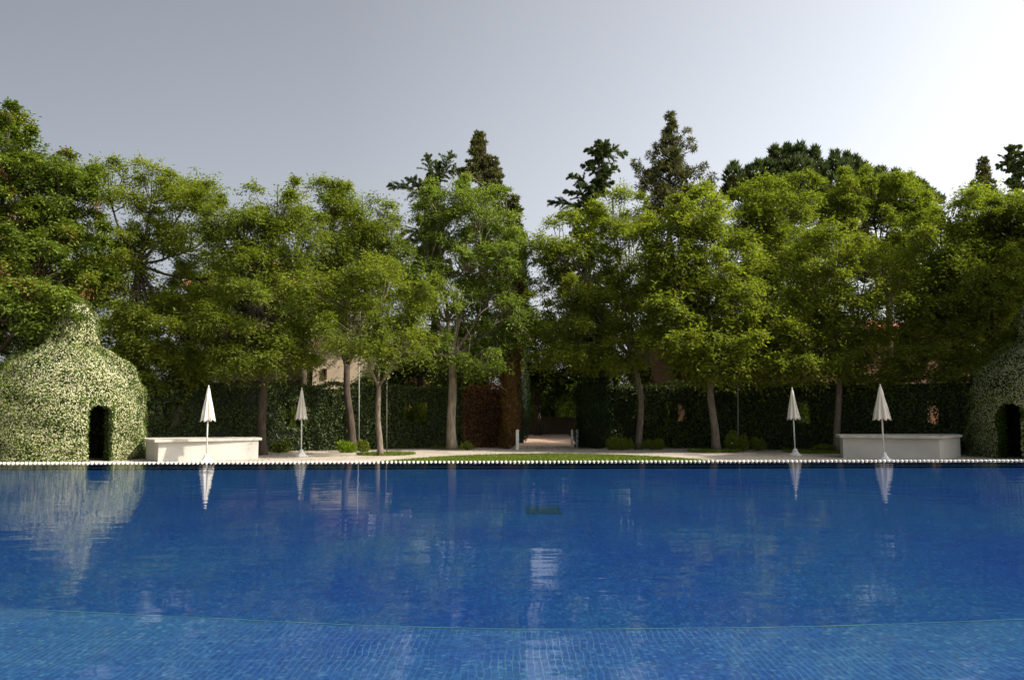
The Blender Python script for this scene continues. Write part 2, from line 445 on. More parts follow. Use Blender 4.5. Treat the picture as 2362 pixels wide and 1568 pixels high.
# ground: one sheet with the pool cut out
g = MB()
xs = [-900, PX0, PX1, 900]; ys = [-400, PN, PY, 1500]
vs = [[x, y, -0.012] for y in ys for x in xs]
qs = [[r * 4 + c, r * 4 + c + 1, (r + 1) * 4 + c + 1, (r + 1) * 4 + c] for r in range(3) for c in range(3) if not (r == 1 and c == 1)]
g.add(vs, qs); tag(g.build('ground', M['ground']), kind='structure')
# paved terrace round the pool
p = MB()
xs = [-60, PX0, PX1, 62]; ys = [-8, PN, PY, 36.5]
vs = [[x, y, 0.0] for y in ys for x in xs]
p.add(vs, qs); tag(p.build('pool_terrace', M['paving']), kind='structure')
# pool: shelf near, deeper floor, far wall
LEDGE = [(-900, 1362), (-300, 1388), (0, 1402), (475, 1425), (850, 1443), (1200, 1451), (1330, 1451), (1760, 1447), (2040, 1440), (2361, 1428), (2700, 1410), (3300, 1370)]
ZS, ZF, ZW = WZ - .40, WZ - .66, WZ - .13
YM = 10.0; ZM = WZ - .42
lp = [on_z(x, y, ZS) for x, y in LEDGE]
lp[0][0] = PX0; lp[-1][0] = PX1
s = MB(); n = len(lp)
v = [[q_[0], PN, ZS] for q_ in lp] + [[q_[0], q_[1], ZS] for q_ in lp]
s.add(v, [[i, i + 1, n + i + 1, n + i] for i in range(n - 1)])
tag(s.build('pool_shelf', M['mosaic_shelf']), kind='structure')
s = MB()
v = [[q_[0], q_[1], ZS] for q_ in lp] + [[q_[0], q_[1] + .02, ZF] for q_ in lp]
s.add(v, [[i, i + 1, n + i + 1, n + i] for i in range(n - 1)])
v = [[q_[0], q_[1] + .02, ZF] for q_ in lp] + [[q_[0], YM, ZM] for q_ in lp] + [[q_[0], PY, ZW] for q_ in lp]
s.add(v, [[k * n + i, k * n + i + 1, (k + 1) * n + i + 1, (k + 1) * n + i] for k in range(2) for i in range(n - 1)])
tag(s.build('pool_floor', M['mosaic']), kind='structure')
s = MB()
X_ = np.linspace(-9, 9, 400); Y_ = np.interp(X_, [q_[0] for q_ in lp], [q_[1] for q_ in lp])
w1 = .004 + .004 * np.sin(X_ * 9.1) * np.sin(X_ * 3.3 + 1); w0 = -.012 - .007 * np.sin(X_ * 7.3 + 2) * np.sin(X_ * 2.1)
v = np.vstack([np.stack([X_, Y_ + w0 + w1 * .6, np.full(400, ZS + .004)], 1), np.stack([X_, Y_ + w1, np.full(400, ZS + .004)], 1)])
s.add(v, [[i, i + 1, 400 + i + 1, 400 + i] for i in range(399)])
tag(s.build('pool_ledge_line', M['ledge']), kind='structure')
s = MB()
for (a_, b_) in (((PX0, PY), (PX1, PY)), ((PX0, PN), (PX0, PY)), ((PX1, PN), (PX1, PY)), ((PX0, PN), (PX1, PN))):
    s.add([[*a_, -1.2], [*b_, -1.2], [*b_, WZ - .004], [*a_, WZ - .004]], [[0, 1, 2, 3]])
tag(s.build('pool_wall', M['mosaic_dark']), kind='structure')
s = MB()
s.box((PX0, PY - .012, WZ - .096), (PX1, PY - .002, WZ - .089))
tag(s.build('pool_wall_stripe', M['ledge']), kind='structure')
# water
s = MB()
s.add([[PX0, PN, WZ], [PX1, PN, WZ], [PX1, PY - .001, WZ], [PX0, PY - .001, WZ]], [[0, 1, 2, 3]])
tag(s.build('water', M['water']), kind='structure')
# grate in the floor
fl = lambda Y: ZM + (Y - YM) / (PY - YM) * (ZW - ZM) if Y > YM else ZM + (YM - Y) / (YM - 5) * (ZF - ZM)
y0, y1 = 6.0, 14.0
for _ in range(30):
    ym = (y0 + y1) / 2
    c = on_z(1253, 1176, fl(ym))
    if c[1] > ym: y0 = ym
    else: y1 = ym
cy = (y0 + y1) / 2; c = on_z(1253, 1176, fl(cy)); print('grate', cy, fl(cy))
mm_ = m_per_px(cy)
e = empty('floor_grate', (c[0], cy, fl(cy)), 'green rectangular grate set in the blue pool floor', 'grate')
hh = .30; za, zb = fl(cy - hh) + .004, fl(cy + hh) + .004
b = MB(); b.add([[c[0] - 33 * mm_, cy - hh, za], [c[0] + 33 * mm_, cy - hh, za], [c[0] + 33 * mm_, cy + hh, zb], [c[0] - 33 * mm_, cy + hh, zb]], [[0, 1, 2, 3]]); b.build('grate_plate', M['grate'], e)
for sx_ in (-1, 1):
    b = MB(); xa_, xb_ = c[0] + sx_ * 36 * mm_ - .018, c[0] + sx_ * 36 * mm_ + .018
    b.add([[xa_, cy - hh, za + .003], [xb_, cy - hh, za + .003], [xb_, cy + hh, zb + .003], [xa_, cy + hh, zb + .003]], [[0, 1, 2, 3]]); b.build('grate_frame', M['grate'], e)

# white rounded coping stones along the far rim (one laid strip)
s = MB()
BS = 10.07 * m_per_px(PY)
nb = int((PX1 - PX0) / BS)
th = np.linspace(0, 2 * PI, 9)[:-1]; ph = np.linspace(-PI / 2, PI / 2, 6)
for i in range(nb):
    x = PX0 + BS * (i + .5)
    rx = .027 + random.uniform(-.003, .003)
    v = []
    for a_ in ph:
        for t_ in th:
            v.append([x + rx * math.cos(a_) * math.cos(t_), PY + .035 + .05 * math.cos(a_) * math.sin(t_), WZ + .008 + .017 * math.sin(a_)])
    q = [[r_ * 8 + k, r_ * 8 + (k + 1) % 8, (r_ + 1) * 8 + (k + 1) % 8, (r_ + 1) * 8 + k] for r_ in range(5) for k in range(8)]
    s.add(v, q)
tag(s.build('pool_edge', M['bead'], smooth=True), kind='structure')
s = MB()
s.box((PX0, PY + .001, -.3), (PX1, PY + .12, WZ - .006))
tag(s.build('pool_rim', M['mosaic_dark']), kind='structure')

# lawn: an oval between the pool and the curved walk
a0 = on_z(868, 1063)[0]; a1 = on_z(1655, 1061)[0]; top = on_z(1250, 1046.5)[1]
xc = (a0 + a1) / 2; lb = top - 19.0; la = (a1 - a0) / 2 / math.sqrt(1 - ((22.9 - 19.0) / lb) ** 2)
n = 72
s = MB()
v = [[xc, 19.0, .006]] + [[xc + la * math.cos(2 * PI * i / n), 19.0 + max(-3.2, lb * math.sin(2 * PI * i / n)), .006] for i in range(n)]
s.add(v, tris=[[0, 1 + i, 1 + (i + 1) % n] for i in range(n)])
tag(s.build('lawn', M['lawn']), kind='structure')


def grass(name, xy, h, mat, label=None):
    n = len(xy)
    d = np.c_[rng.normal(0, .3, n), rng.normal(0, .3, n), np.ones(n)]
    g_ = MB().blades(np.c_[xy, np.full(n, .003)], d, unit(n), h * rng.uniform(.5, 1.2, n), .014, rng.uniform(0, 1, n))
    o = g_.build(name, mat)
    return o
n = 60000
t = rng.uniform(-1, 1, n); gy = rng.uniform(22.0, top, n); gx = xc + la * t
kk = ((gx - xc) / la) ** 2 + ((gy - 19.0) / lb) ** 2 < 1; gx, gy = gx[kk], gy[kk]
o = grass('grass', np.c_[gx, gy], .045, M['grasspatch']); tag(o, 'short lawn grass between the pool and the walk', 'grass', kind='stuff')

# pink path through the gap in the hedge
s = MB()
pa = on_z(1196, 1029); pb = on_z(1322, 1029)
s.add([[pa[0] - .2, pa[1] - .3, .007], [pb[0] + .2, pb[1] - .3, .007], [pb[0] + .8, 47.5, .06], [pa[0] - .8, 47.5, .06]], [[0, 1, 2, 3]])
tag(s.build('path', M['pinkpaving']), kind='structure')

# ---------------------------------------------------------------- topiary domes
def topiary(side, label):
    """jasmine grown over a dome with a neck; door opening on the side of the garden axis"""
    Y = 25.2
    cx = at(155, 1000, Y)[0] if side < 0 else at(2420, 1000, Y)[0]
    k = m_per_px(Y) * .99
    prof_px = [(184, 0), (183, 40), (180, 88), (177, 125), (171, 152), (162, 178), (151, 198), (137, 216), (119, 231), (100, 243), (81, 251), (66, 257), (60, 264), (60, 285), (57, 306), (52, 328), (44, 346), (34, 357), (20, 363), (2, 365)]
    rs = np.array([p_[0] * k * .90 for p_ in prof_px]); zs = np.array([p_[1] * k for p_ in prof_px])
    e = empty('jasmine_dome', (cx, Y, 0), label, 'topiary', 'jasmine covered domes beside the pool')
    dang = math.radians(-38) if side < 0 else math.radians(-151)    # door heading
    dvec = np.array([math.cos(dang), math.sin(dang)]); dperp = np.array([-dvec[1], dvec[0]])
    DW, DH = .36, 1.62

    def is_door(pnt):
        rel = pnt[:, :2] - np.array([cx, Y])
        f = rel @ dvec; l = rel @ dperp
        zt = DH - .28 + np.sqrt(np.clip(1 - (l / DW) ** 2, 0, 1)) * .34
        return (f > 0) & (np.abs(l) < DW) & (pnt[:, 2] < zt)
    # sample the surface
    seg = np.hypot(np.diff(rs), np.diff(zs)); area = seg * (rs[1:] + rs[:-1]) / 2; cdf = np.cumsum(area) / area.sum()

    def sample(n):
        i = np.searchsorted(cdf, rng.uniform(0, 1, n)); t = rng.uniform(0, 1, n)
        r = rs[i] + (rs[i + 1] - rs[i]) * t; z = zs[i] + (zs[i + 1] - zs[i]) * t
        th = rng.uniform(0, 2 * PI, n)
        dr = rs[i + 1] - rs[i]; dz = zs[i + 1] - zs[i]; L = np.hypot(dr, dz)
        nr = dz / L; nz = -dr / L
        nrm = np.stack([nr * np.cos(th), nr * np.sin(th), nz], 1)
        # gentle unevenness of the clipped surface
        bump = .05 * np.sin(th * 7 + z * 2.3) + .04 * np.sin(th * 13 - z * 5.1) + .03 * np.sin(z * 9 + th * 3)
        p_ = np.stack([cx + r * np.cos(th), Y + r * np.sin(th), z], 1) + nrm * bump[:, None]
        return p_, nrm
    lf = MB(); fw = MB()
    p_, nr = sample(52000); keep = ~is_door(p_); p_, nr = p_[keep], nr[keep]; n = len(p_)
    p_ = p_ + nr * rng.uniform(-.10, .03, n)[:, None]
    d = nr * .5 + unit(n) * .8 + np.array([0, 0, -.25]); patch = .5 + .22 * np.sin(p_[:, 0] * 2.1 + p_[:, 2] * 3.0) * np.sin(p_[:, 2] * 1.7 - p_[:, 1] * 2)
    lf.blades(p_, d, nr + unit(n) * .5, rng.uniform(.06, .11, n), rng.uniform(.035, .055, n), np.clip(patch + rng.normal(0, .22, n), 0, 1))
    n2 = 420; ps, ns_ = sample(n2); kk = ~is_door(ps); ps, ns_ = ps[kk], ns_[kk]; n2 = len(ps)
    for q in range(3): lf.blades(ps + ns_ * (.03 + .05 * q), ns_ + unit(n2) * .6 + np.array([0, 0, .4]), unit(n2), .09, .035, rng.uniform(.5, 1, n2))
    # door reveal: leaves along the thickness of the opening
    n = 2600
    tt = rng.uniform(0, 1, n); s1 = rng.choice([-1, 1], n)
    l = s1 * (DW + rng.normal(.01, .02, n)); z = tt * (DH - .1)
    f0 = np.sqrt(np.maximum(.1, np.interp(z, zs, rs) ** 2 - l ** 2)) - rng.uniform(0, .45, n)
    pp = np.stack([cx + dvec[0] * f0 + dperp[0] * l, Y + dvec[1] * f0 + dperp[1] * l, z], 1)
    lf.blades(pp, unit(n), unit(n), .08, .045, rng.uniform(.1, .6, n))
    lf.build('foliage', M['jasmine_leaf'], e)
    # five-petalled flowers, each drawn as two crossed diamonds
    n = 60000
    p_, nr = sample(n); keep = ~is_door(p_); p_, nr = p_[keep], nr[keep]; n = len(p_)
    cl = np.sin(p_[:, 0] * 3.1 + p_[:, 2] * 1.3) * np.sin(p_[:, 2] * 2.9 + p_[:, 1] * 2.1) + rng.normal(0, .7, n)
    keep = cl > -.9; p_, nr = p_[keep], nr[keep]; n = len(p_)
    p_ = p_ + nr * rng.uniform(-.01, .055, n)[:, None]
    nn = nr + unit(n) * .35
    a_ = unit(n); a_ -= nn * (np.sum(a_ * nn, 1) / np.sum(nn * nn, 1))[:, None]
    sz = rng.uniform(.028, .056, n); tn = rng.uniform(0, 1, n)
    a_ /= np.linalg.norm(a_, axis=1)[:, None]
    b_ = np.cross(nn, a_); b_ /= np.linalg.norm(b_, axis=1)[:, None]
    fw.blades(p_ - a_ * sz[:, None] / 2, a_, nn, sz, sz * .42, tn)
    fw.blades(p_ - b_ * sz[:, None] / 2 + nn * .002, b_, nn, sz, sz * .42, tn)
    fw.build('flowers', M['petal'], e)
    # inner core with the door cut out
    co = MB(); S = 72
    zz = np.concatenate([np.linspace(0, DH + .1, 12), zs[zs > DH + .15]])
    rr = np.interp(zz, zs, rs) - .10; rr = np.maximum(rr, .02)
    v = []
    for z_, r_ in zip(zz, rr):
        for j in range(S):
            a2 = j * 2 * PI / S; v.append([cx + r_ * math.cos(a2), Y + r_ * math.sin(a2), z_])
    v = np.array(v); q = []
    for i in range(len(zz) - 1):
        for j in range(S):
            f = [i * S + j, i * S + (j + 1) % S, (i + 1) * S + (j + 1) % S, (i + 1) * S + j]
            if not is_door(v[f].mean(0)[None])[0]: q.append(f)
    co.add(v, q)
    co.build('inner_frame', M['darkcore'], e)
    return e
topiary(-1, 'sunlit jasmine dome full of white flowers, at the left end of the pool')
topiary(1, 'shaded jasmine dome cut by the right edge of the photo')

# ---------------------------------------------------------------- low white counters
def counter(corner, far_end, ret, H0, H1, label, mirror=1):
    """corner, far_end, ret: plan points; front face corner->far_end, short return corner->ret"""
    cx, cy = corner; e = empty('garden_counter', (cx, cy, 0), label, 'counter', 'low white counters at the pool corners')
    d = np.array(far_end) - np.array(corner); back = np.array([-d[1], d[0]]) / np.linalg.norm(d) * mirror * 1.0
    poly = [corner, far_end, tuple(np.array(far_end) + back), tuple(np.array(ret) + back * .9), ret]
    if mirror < 0: poly = poly[::-1]
    b = MB(); b.prism(poly, 0, H0 - .06)
    b.build('wall', M['white_wall'], e)
    cen = np.mean(poly, axis=0)
    big = [tuple(cen + (np.array(p_) - cen) * np.array([1.05, 1.16])) for p_ in poly]
    b = MB(); b.prism(big, H0 - .06, H0 + .015)
    b.build('slab_top', M['cap'], e)
    return e
A = at(364, 1062, 23.7)[:2]; B = at(595, 1062, 25.0)[:2]; Z = at(338, 1062, 24.5)[:2]
counter(tuple(A), tuple(B), tuple(Z), .64, .66, 'low white counter dappled with sunlight beside the left dome')
A = at(2168, 1062, 24.0)[:2]; B = at(1945, 1062, 24.8)[:2]; Z = at(2216, 1062, 25.1)[:2]
counter(tuple(A), tuple(B), tuple(Z), .68, .68, 'low grey-white counter standing in shade beside the right dome', -1)

# ---------------------------------------------------------------- parasols
def parasol(x, Y, top, cbot, wpx, label, lean=0.0, seed=0, zbase=.0):
    r_ = random.Random(seed)
    base = at(x, 1060, Y); bx, by = base[0], Y
    k = m_per_px(Y); H = at(x, top, Y)[2]; Zb = at(x, cbot, Y)[2]; R = wpx / 2 * k
    e = empty('closed_parasol', (bx, by, zbase), label, 'parasol', 'closed white parasols on the terrace')
    lx = lambda z: bx + lean * z
    b = MB(); b.tube([(lx(0.02), by, .02), (lx(H * .5), by, H * .5), (lx(H * .97), by, H * .97)], .021, 10); b.build('pole', M['steel'], e, True)
    b = MB(); b.lathe((bx, by, 0), [(.21, .0), (.21, .035), (.14, .06), (.085, .14), (.055, .22), (.03, .235)], 20); b.build('base', M['concrete'], e)
    # folded canopy: eight ribs, cloth falling inward between them, scalloped lower hem
    S = 64; rings = 16; v = []
    ph = r_.uniform(0, 1)
    for i in range(rings + 1):
        t = i / rings
        z = H - (H - Zb) * t
        r = R * (.10 + .90 * t ** 1.05) if t > .04 else R * .10 * (t / .04 + .05)
        for j in range(S):
            a = j * 2 * PI / S
            fold = .5 + .5 * math.cos(8 * a + ph)
            fold2 = .5 + .5 * math.cos(3 * a + ph * 5 + t * 1.3)
            fold3 = .5 + .5 * math.cos(5 * a + seed * 2.1 + t * 3.0) * math.sin(t * 6 + seed)
            kk = 1 - (.30 * (1 - fold) ** 1.4 + .09 * fold2 + .10 * fold3) * min(1, t * 2.2)
            zz = z
            if i == rings: zz = z + .045 * (1 - fold) - .02 * fold
            v.append([lx(zz) + r * kk * math.cos(a), by + r * kk * math.sin(a), zz])
    q = [[i * S + j, (i + 1) * S + j, (i + 1) * S + (j + 1) % S, i * S + (j + 1) % S] for i in range(rings) for j in range(S)]
    b = MB(); b.add(v, q); cn = b.build('canopy', M['fabric'], e, True)
    md = cn.modifiers.new('cloth_thickness', 'SOLIDIFY'); md.thickness = .006
    b = MB(); b.lathe((lx(H), by, H - .015), [(.022, 0), (.026, .02), (.012, .045), (.004, .055)], 10); b.build('finial', M['steel'], e, True)
    for j in range(8):
        a = (j * 2 * PI - ph) / 8
        b = MB()
        p0 = np.array([lx(Zb), by, Zb - .015]) + np.array([math.cos(a), math.sin(a), 0]) * R * .90
        p1 = np.array([lx(H * .95), by, H * .96])
        b.tube([p0, p0 * .6 + p1 * .4, p1], .006, 5); b.build('rib', M['dark_metal'], e)
    if seed == 1:
        b = MB(); b.box((bx + .06, by - .12, Zb - .14), (bx + .075, by - .115, Zb + .02)); b.build('strap', M['fabric'], e)
    return e
parasol(476, 23.5, 891, 971, 40, 'closed white parasol in full sun in front of the left counter', 0, 1)
parasol(694.5, 26.2, 896, 967, 33, 'closed parasol between the sunlit counter and the yellow-green shrub', -.012, 2)
parasol(1834, 26.0, 896, 967, 35, 'closed cream parasol left of the shaded counter, its cone base in view', -.016, 3)
parasol(2039, 23.6, 888, 968, 46, 'closed cream parasol in front of the shaded right counter', -.014, 4)

# ---------------------------------------------------------------- broadleaf trees
def tube_branch(mb, a, b, r0, r1, sag=.0, wob=.06, n=6, sides=6):
    a = np.asarray(a, float); b = np.asarray(b, float); L = np.linalg.norm(b - a)
    t = np.linspace(0, 1, n)[:, None]
    p_ = a + (b - a) * t
    p_[:, 2] += sag * L * np.sin(t[:, 0] * PI)
    w_ = np.cumsum(rng.normal(0, wob * L / n, (n, 3)), 0); w_ *= np.sin(t * PI)
    p_ = p_ + w_
    mb.tube(p_, np.linspace(r0, r1, n), sides)
    return p_


def sprays(mb, cen, rad, nspray, nleaf, L, W, tone0, droop=.35, flat=.5, spread=.12):
    """feathery twigs of leaflets round clump centres; all arrays, no loops"""
    C = len(cen)
    S = C * nspray
    c = np.repeat(cen, nspray, 0); r = np.repeat(rad, nspray)
    d = unit(S); d[:, 2] = d[:, 2] * flat + .10; d /= np.linalg.norm(d, axis=1)[:, None]
    st = c + unit(S) * (r * .25)[:, None] * np.array([1, 1, .6])
    ln_ = r * rng.uniform(.55, 1.15, S)
    t = np.tile((np.arange(nleaf) + .5) / nleaf, S)
    D = np.repeat(d, nleaf, 0); P = np.repeat(st, nleaf, 0); LL = np.repeat(ln_, nleaf)
    n = len(t)
    sidev = np.cross(D, np.array([0, 0, 1.])); sidev /= np.linalg.norm(sidev, axis=1)[:, None] + 1e-6
    sg_ = np.where(np.arange(n) % 2 == 0, 1., -1.)[:, None]
    pos = P + D * (t * LL)[:, None]; pos[:, 2] -= droop * LL * t ** 2
    pos += rng.normal(0, 1, (n, 3)) * spread * .5
    ld = D * .75 + sidev * sg_ * .8 + rng.normal(0, .35, (n, 3)); ld[:, 2] -= droop * (.3 + t)
    nr = np.array([0, 0, 1.]) + rng.normal(0, .55, (n, 3))
    tn = np.repeat(np.repeat(tone0, nspray) + rng.normal(0, .08, S), nleaf) + rng.normal(0, .13, n) + .10 * (t - .5)
    mb.blades(pos, ld, nr, L * rng.uniform(.6, 1.25, n), W * rng.uniform(.7, 1.2, n), np.clip(tn, 0, 1))


def broadleaf(name, label, Y, base, lobes, mat, bark, trunk_r=.13, fork=None, dens=1.0, L=.13, W=.042, group=None, cat='tree', droop=.35, twigs=1.0, nleaf=16, csize=.78, rot=None, pods=0, bare=0, lean=None):
    """base=(x_px) foot of the trunk; lobes=[(x,y,rx,ry,dY)] in picture units at depth Y"""
    k = m_per_px(Y)
    bx = at(base, 1000, Y)[0]
    e = empty(name, (bx, Y, 0), label, cat, group)
    tr = MB(); lf = MB()
    fk = at(fork[0], fork[1], Y) if fork else np.array([bx, Y, 3.0])
    foot = np.array([bx, Y, -.05])
    t = np.linspace(0, 1, 10)[:, None]
    P = foot + (fk - foot) * t
    P[:, 0] += .05 * np.sin(t[:, 0] * 5 + bx) * np.sin(t[:, 0] * PI) + (lean or 0) * np.sin(t[:, 0] * PI)
    rr = trunk_r * (1 - .28 * t[:, 0]); rr[0] *= 1.35; rr[1] *= 1.08
    tr.tube(P, rr, 12)
    cents = []; rads = []; tones = []
    for (lx, ly, rx, ry, dY) in lobes:
        c = at(lx, ly, Y + dY); a = rx * k * 1.16; b = ry * k * 1.10; dep = max(a * .85, 1.2)
        # main limb to the lobe
        tip = c + np.array([0, 0, -b * .1])
        lim = tube_branch(tr, fk + np.array([0, 0, -.15]), tip, trunk_r * .42, trunk_r * .15, sag=-.05, n=9, sides=8)
        tube_branch(tr, tip, c + np.array([0, 0, b * .7]), trunk_r * .16, .012, n=6)
        nc = max(8, int(dens * 10.5 * (a * b * dep) ** .72))
        u = unit(nc) * (rng.uniform(.22, 1, nc) ** .45)[:, None]
        cc = c + u * np.array([a, dep, b])
        cr = csize * rng.uniform(.6, 1.25, nc)
        for q in range(nc):
            j = int(np.clip(np.argmin(np.linalg.norm(lim - cc[q], axis=1)) - 1, 2, 8))
            s_ = lim[j]
            if rng.uniform() < .9 * twigs:
                pb = tube_branch(tr, s_, cc[q], trunk_r * .17, .010, sag=-.10, wob=.12, n=6, sides=5)
                for _ in range(bare):
                    j2 = rng.integers(2, 5)
                    tube_branch(tr, pb[j2], pb[j2] + rng.normal(0, .55, 3) + np.array([0, 0, .15]), .014, .005, wob=.15, n=4, sides=4)
        ne = max(3, int(nc * .2))
        ue = unit(ne); ue[:, 2] = np.abs(ue[:, 2]) * .9 + .1 * ue[:, 2]; ue /= np.linalg.norm(ue, axis=1)[:, None]
        ce = c + ue * np.array([a, dep, b]) * rng.uniform(1.02, 1.28, ne)[:, None]
        for q in range(ne): tube_branch(tr, lim[7], ce[q], .018, .006, wob=.1, n=5, sides=4)
        cc = np.vstack([cc, ce]); cr = np.concatenate([cr, csize * rng.uniform(.3, .6, ne)]); u = np.vstack([u, ue]); nc += ne
        cents.append(cc); rads.append(cr)
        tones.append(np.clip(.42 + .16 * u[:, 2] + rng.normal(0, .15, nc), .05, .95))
    cen = np.vstack(cents); rad = np.concatenate(rads); tn = np.concatenate(tones)
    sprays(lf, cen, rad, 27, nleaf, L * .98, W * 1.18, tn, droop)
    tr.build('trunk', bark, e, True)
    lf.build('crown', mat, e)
    if pods:
        pd = MB(); sel = rng.choice(len(cen), min(pods, len(cen)), replace=False)
        for q in sel:
            n = 70
            c0 = cen[q] + np.array([0, -.5 * rad[q], -.1]) + rng.normal(0, .3, 3)
            pd.blades(c0 + rng.normal(0, .14, (n, 3)), unit(n) * .5 + np.array([0, 0, -1]), unit(n), .12, .03, rng.uniform(.2, .9, n))
        pd.build('seed_pods', M['dead'], e)
    return e


G1 = 'feathery green trees in front of the hedge'
broadleaf('tall_tree', 'tallest dark green tree with brown seed pods, behind the left jasmine dome', 27.5, -60,
          [(20, 330, 62, 95, 0), (-70, 420, 130, 150, 0), (95, 470, 95, 110, 0), (30, 640, 175, 110, -.6), (-60, 800, 90, 110, -.6), (165, 430, 45, 60, 0), (110, 600, 110, 120, 0), (85, 700, 70, 42, -3.4), (0, 700, 90, 60, -3.0)],
          M['leaf_pod'], M['bark_dark'], .22, (-50, 830), 1.15, L=.15, W=.055, pods=60, csize=.6)
broadleaf('locust_tree', 'pale feathery tree right of the tallest tree, dark fork showing against the sky', 29.0, 318,
          [(250, 430, 65, 60, 0), (350, 440, 75, 60, 0), (435, 450, 60, 55, 0), (250, 560, 70, 60, 0), (440, 570, 75, 75, 0), (300, 690, 105, 75, -.5), (410, 760, 100, 85, -.8), (330, 830, 90, 55, -.8), (405, 880, 38, 34, -1), (290, 850, 60, 30, -.8), (470, 840, 45, 35, -.6), (345, 540, 70, 55, .8), (260, 630, 70, 50, 0), (480, 640, 50, 60, 0)],
          M['leaf_fresh'], M['bark_dark'], .15, (318, 600), .85, group=G1)
broadleaf('locust_tree', 'green tree with dark trunk rising beside the right end of the sunlit counter', 27.3, 606,
          [(640, 470, 55, 60, 0), (560, 520, 65, 65, 0), (690, 560, 65, 70, 0), (590, 620, 75, 60, 0), (630, 720, 95, 80, -.5), (500, 500, 50, 60, .5), (610, 560, 60, 50, 0), (530, 770, 60, 70, -.4), (700, 800, 60, 50, 0), (560, 835, 45, 28, -.5), (650, 830, 50, 28, -.6)],
          M['leaf_mid'], M['bark_dark'], .155, (606, 800), .95, group=G1)
broadleaf('locust_tree', 'green tree behind the yellow-green shrub, trunk beside the thin pole', 29.6, 815,
          [(760, 470, 48, 55, 0), (835, 490, 60, 50, 0), (880, 530, 40, 55, 0), (800, 580, 90, 70, .3), (760, 700, 60, 75, 0), (860, 700, 50, 60, 0)],
          M['leaf_mid'], M['bark_dark'], .15, (800, 840), 1.0, group=G1, lean=-.05)
broadleaf('locust_tree', 'small slender tree in the grass patch left of the lawn, low crown', 26.6, 877,
          [(790, 680, 70, 60, 0), (880, 660, 60, 60, 0), (960, 700, 48, 60, 0), (830, 770, 85, 65, -1.2), (930, 790, 65, 60, -.8)],
          M['leaf_mid'], M['bark'], .10, (873, 880), .95, group=G1, L=.12)
broadleaf('locust_tree', 'sparse grey-green tree with pale forked trunk left of the gateway', 30.6, 1042,
          [(1010, 480, 65, 55, 0), (1110, 480, 65, 60, 0), (985, 590, 55, 65, 0), (1080, 600, 75, 75, 0), (1165, 590, 38, 85, 0), (1030, 720, 75, 75, 0), (1140, 750, 60, 75, 0), (1175, 700, 32, 70, -.6), (1010, 810, 50, 35, 0), (1110, 835, 50, 30, -.5)],
          M['leaf_grey'], M['bark_pale'], .19, (1042, 815), 1.0, group=G1, L=.125, W=.045, bare=3, csize=.66)
broadleaf('locust_tree', 'bowed tree with curved trunk right of the gateway', 30.4, 1471,
          [(1415, 490, 60, 50, 0), (1290, 560, 55, 65, 0), (1350, 620, 75, 75, 0), (1450, 590, 65, 70, 0), (1300, 720, 75, 65, 0), (1420, 720, 90, 65, 0), (1370, 790, 100, 45, -.4), (1295, 830, 55, 28, 0), (1430, 845, 45, 22, -.4)],
          M['leaf_fresh'], M['bark'], .13, (1462, 830), 1.15, group=G1, lean=.15)
broadleaf('locust_tree', 'bright green tree with forked trunk at the right end of the lawn', 28.6, 1650,
          [(1620, 500, 60, 60, 0), (1545, 570, 65, 70, 0), (1660, 600, 85, 75, 0), (1570, 690, 80, 70, -.3), (1690, 720, 85, 70, -.3), (1620, 790, 110, 55, -.3), (1740, 845, 70, 36, -.4), (1550, 780, 55, 50, 0), (1640, 850, 60, 24, -.6), (1800, 800, 60, 50, -.6)],
          M['leaf_fresh'], M['bark'], .15, (1636, 850), 1.25, group=G1, L=.15, W=.055)
broadleaf('locust_tree', 'tree behind the flowering bush, trunk beside the thin right pole', 31.2, 1716,
          [(1790, 470, 80, 70, .5), (1720, 520, 70, 70, .5), (1800, 600, 80, 80, .5), (1850, 740, 75, 80, .5), (1780, 800, 75, 60, 0)],
          M['leaf_mid'], M['bark_dark'], .15, (1722, 820), 1.3, group=G1)
broadleaf('locust_tree', 'tree with bent trunk between the two right parasols', 28.2, 1930,
          [(1930, 570, 65, 55, 0), (2000, 610, 55, 50, 0), (1880, 660, 65, 65, 0), (1980, 720, 85, 75, -.4), (1880, 790, 80, 60, -.3), (2020, 800, 75, 55, 0), (1940, 845, 50, 30, 0), (1860, 850, 50, 28, -.4), (2030, 860, 50, 22, 0)],
          M['leaf_fresh'], M['bark'], .125, (1940, 850), 1.25, group=G1, lean=-.10)
broadleaf('locust_tree', 'wide green tree arching toward the right jasmine dome', 27.0, 2290,
          [(2260, 500, 80, 65, 0), (2330, 510, 60, 60, 0), (2170, 560, 80, 70, 0), (2240, 640, 95, 80, -.4), (2320, 600, 80, 80, 0), (2140, 700, 80, 70, -.3), (2230, 770, 100, 60, 0), (2310, 720, 60, 80, .5), (2120, 820, 60, 42, 0), (2200, 845, 60, 26, -.3), (2420, 560, 90, 110, 0)],
          M['leaf_mid'], M['bark_dark'], .16, (2295, 800), 1.3, group=G1)
broadleaf('dense_tree', 'dense rounded dark tree rising behind the right row of trees', 34.0, 2050,
          [(2010, 450, 95, 60, 0), (2090, 480, 75, 60, 0), (2030, 540, 110, 60, 0), (1960, 480, 55, 50, 0), (2090, 590, 90, 70, 0)],
          M['leaf_mid'], M['bark_dark'], .18, (2050, 700), 1.3, csize=.55)
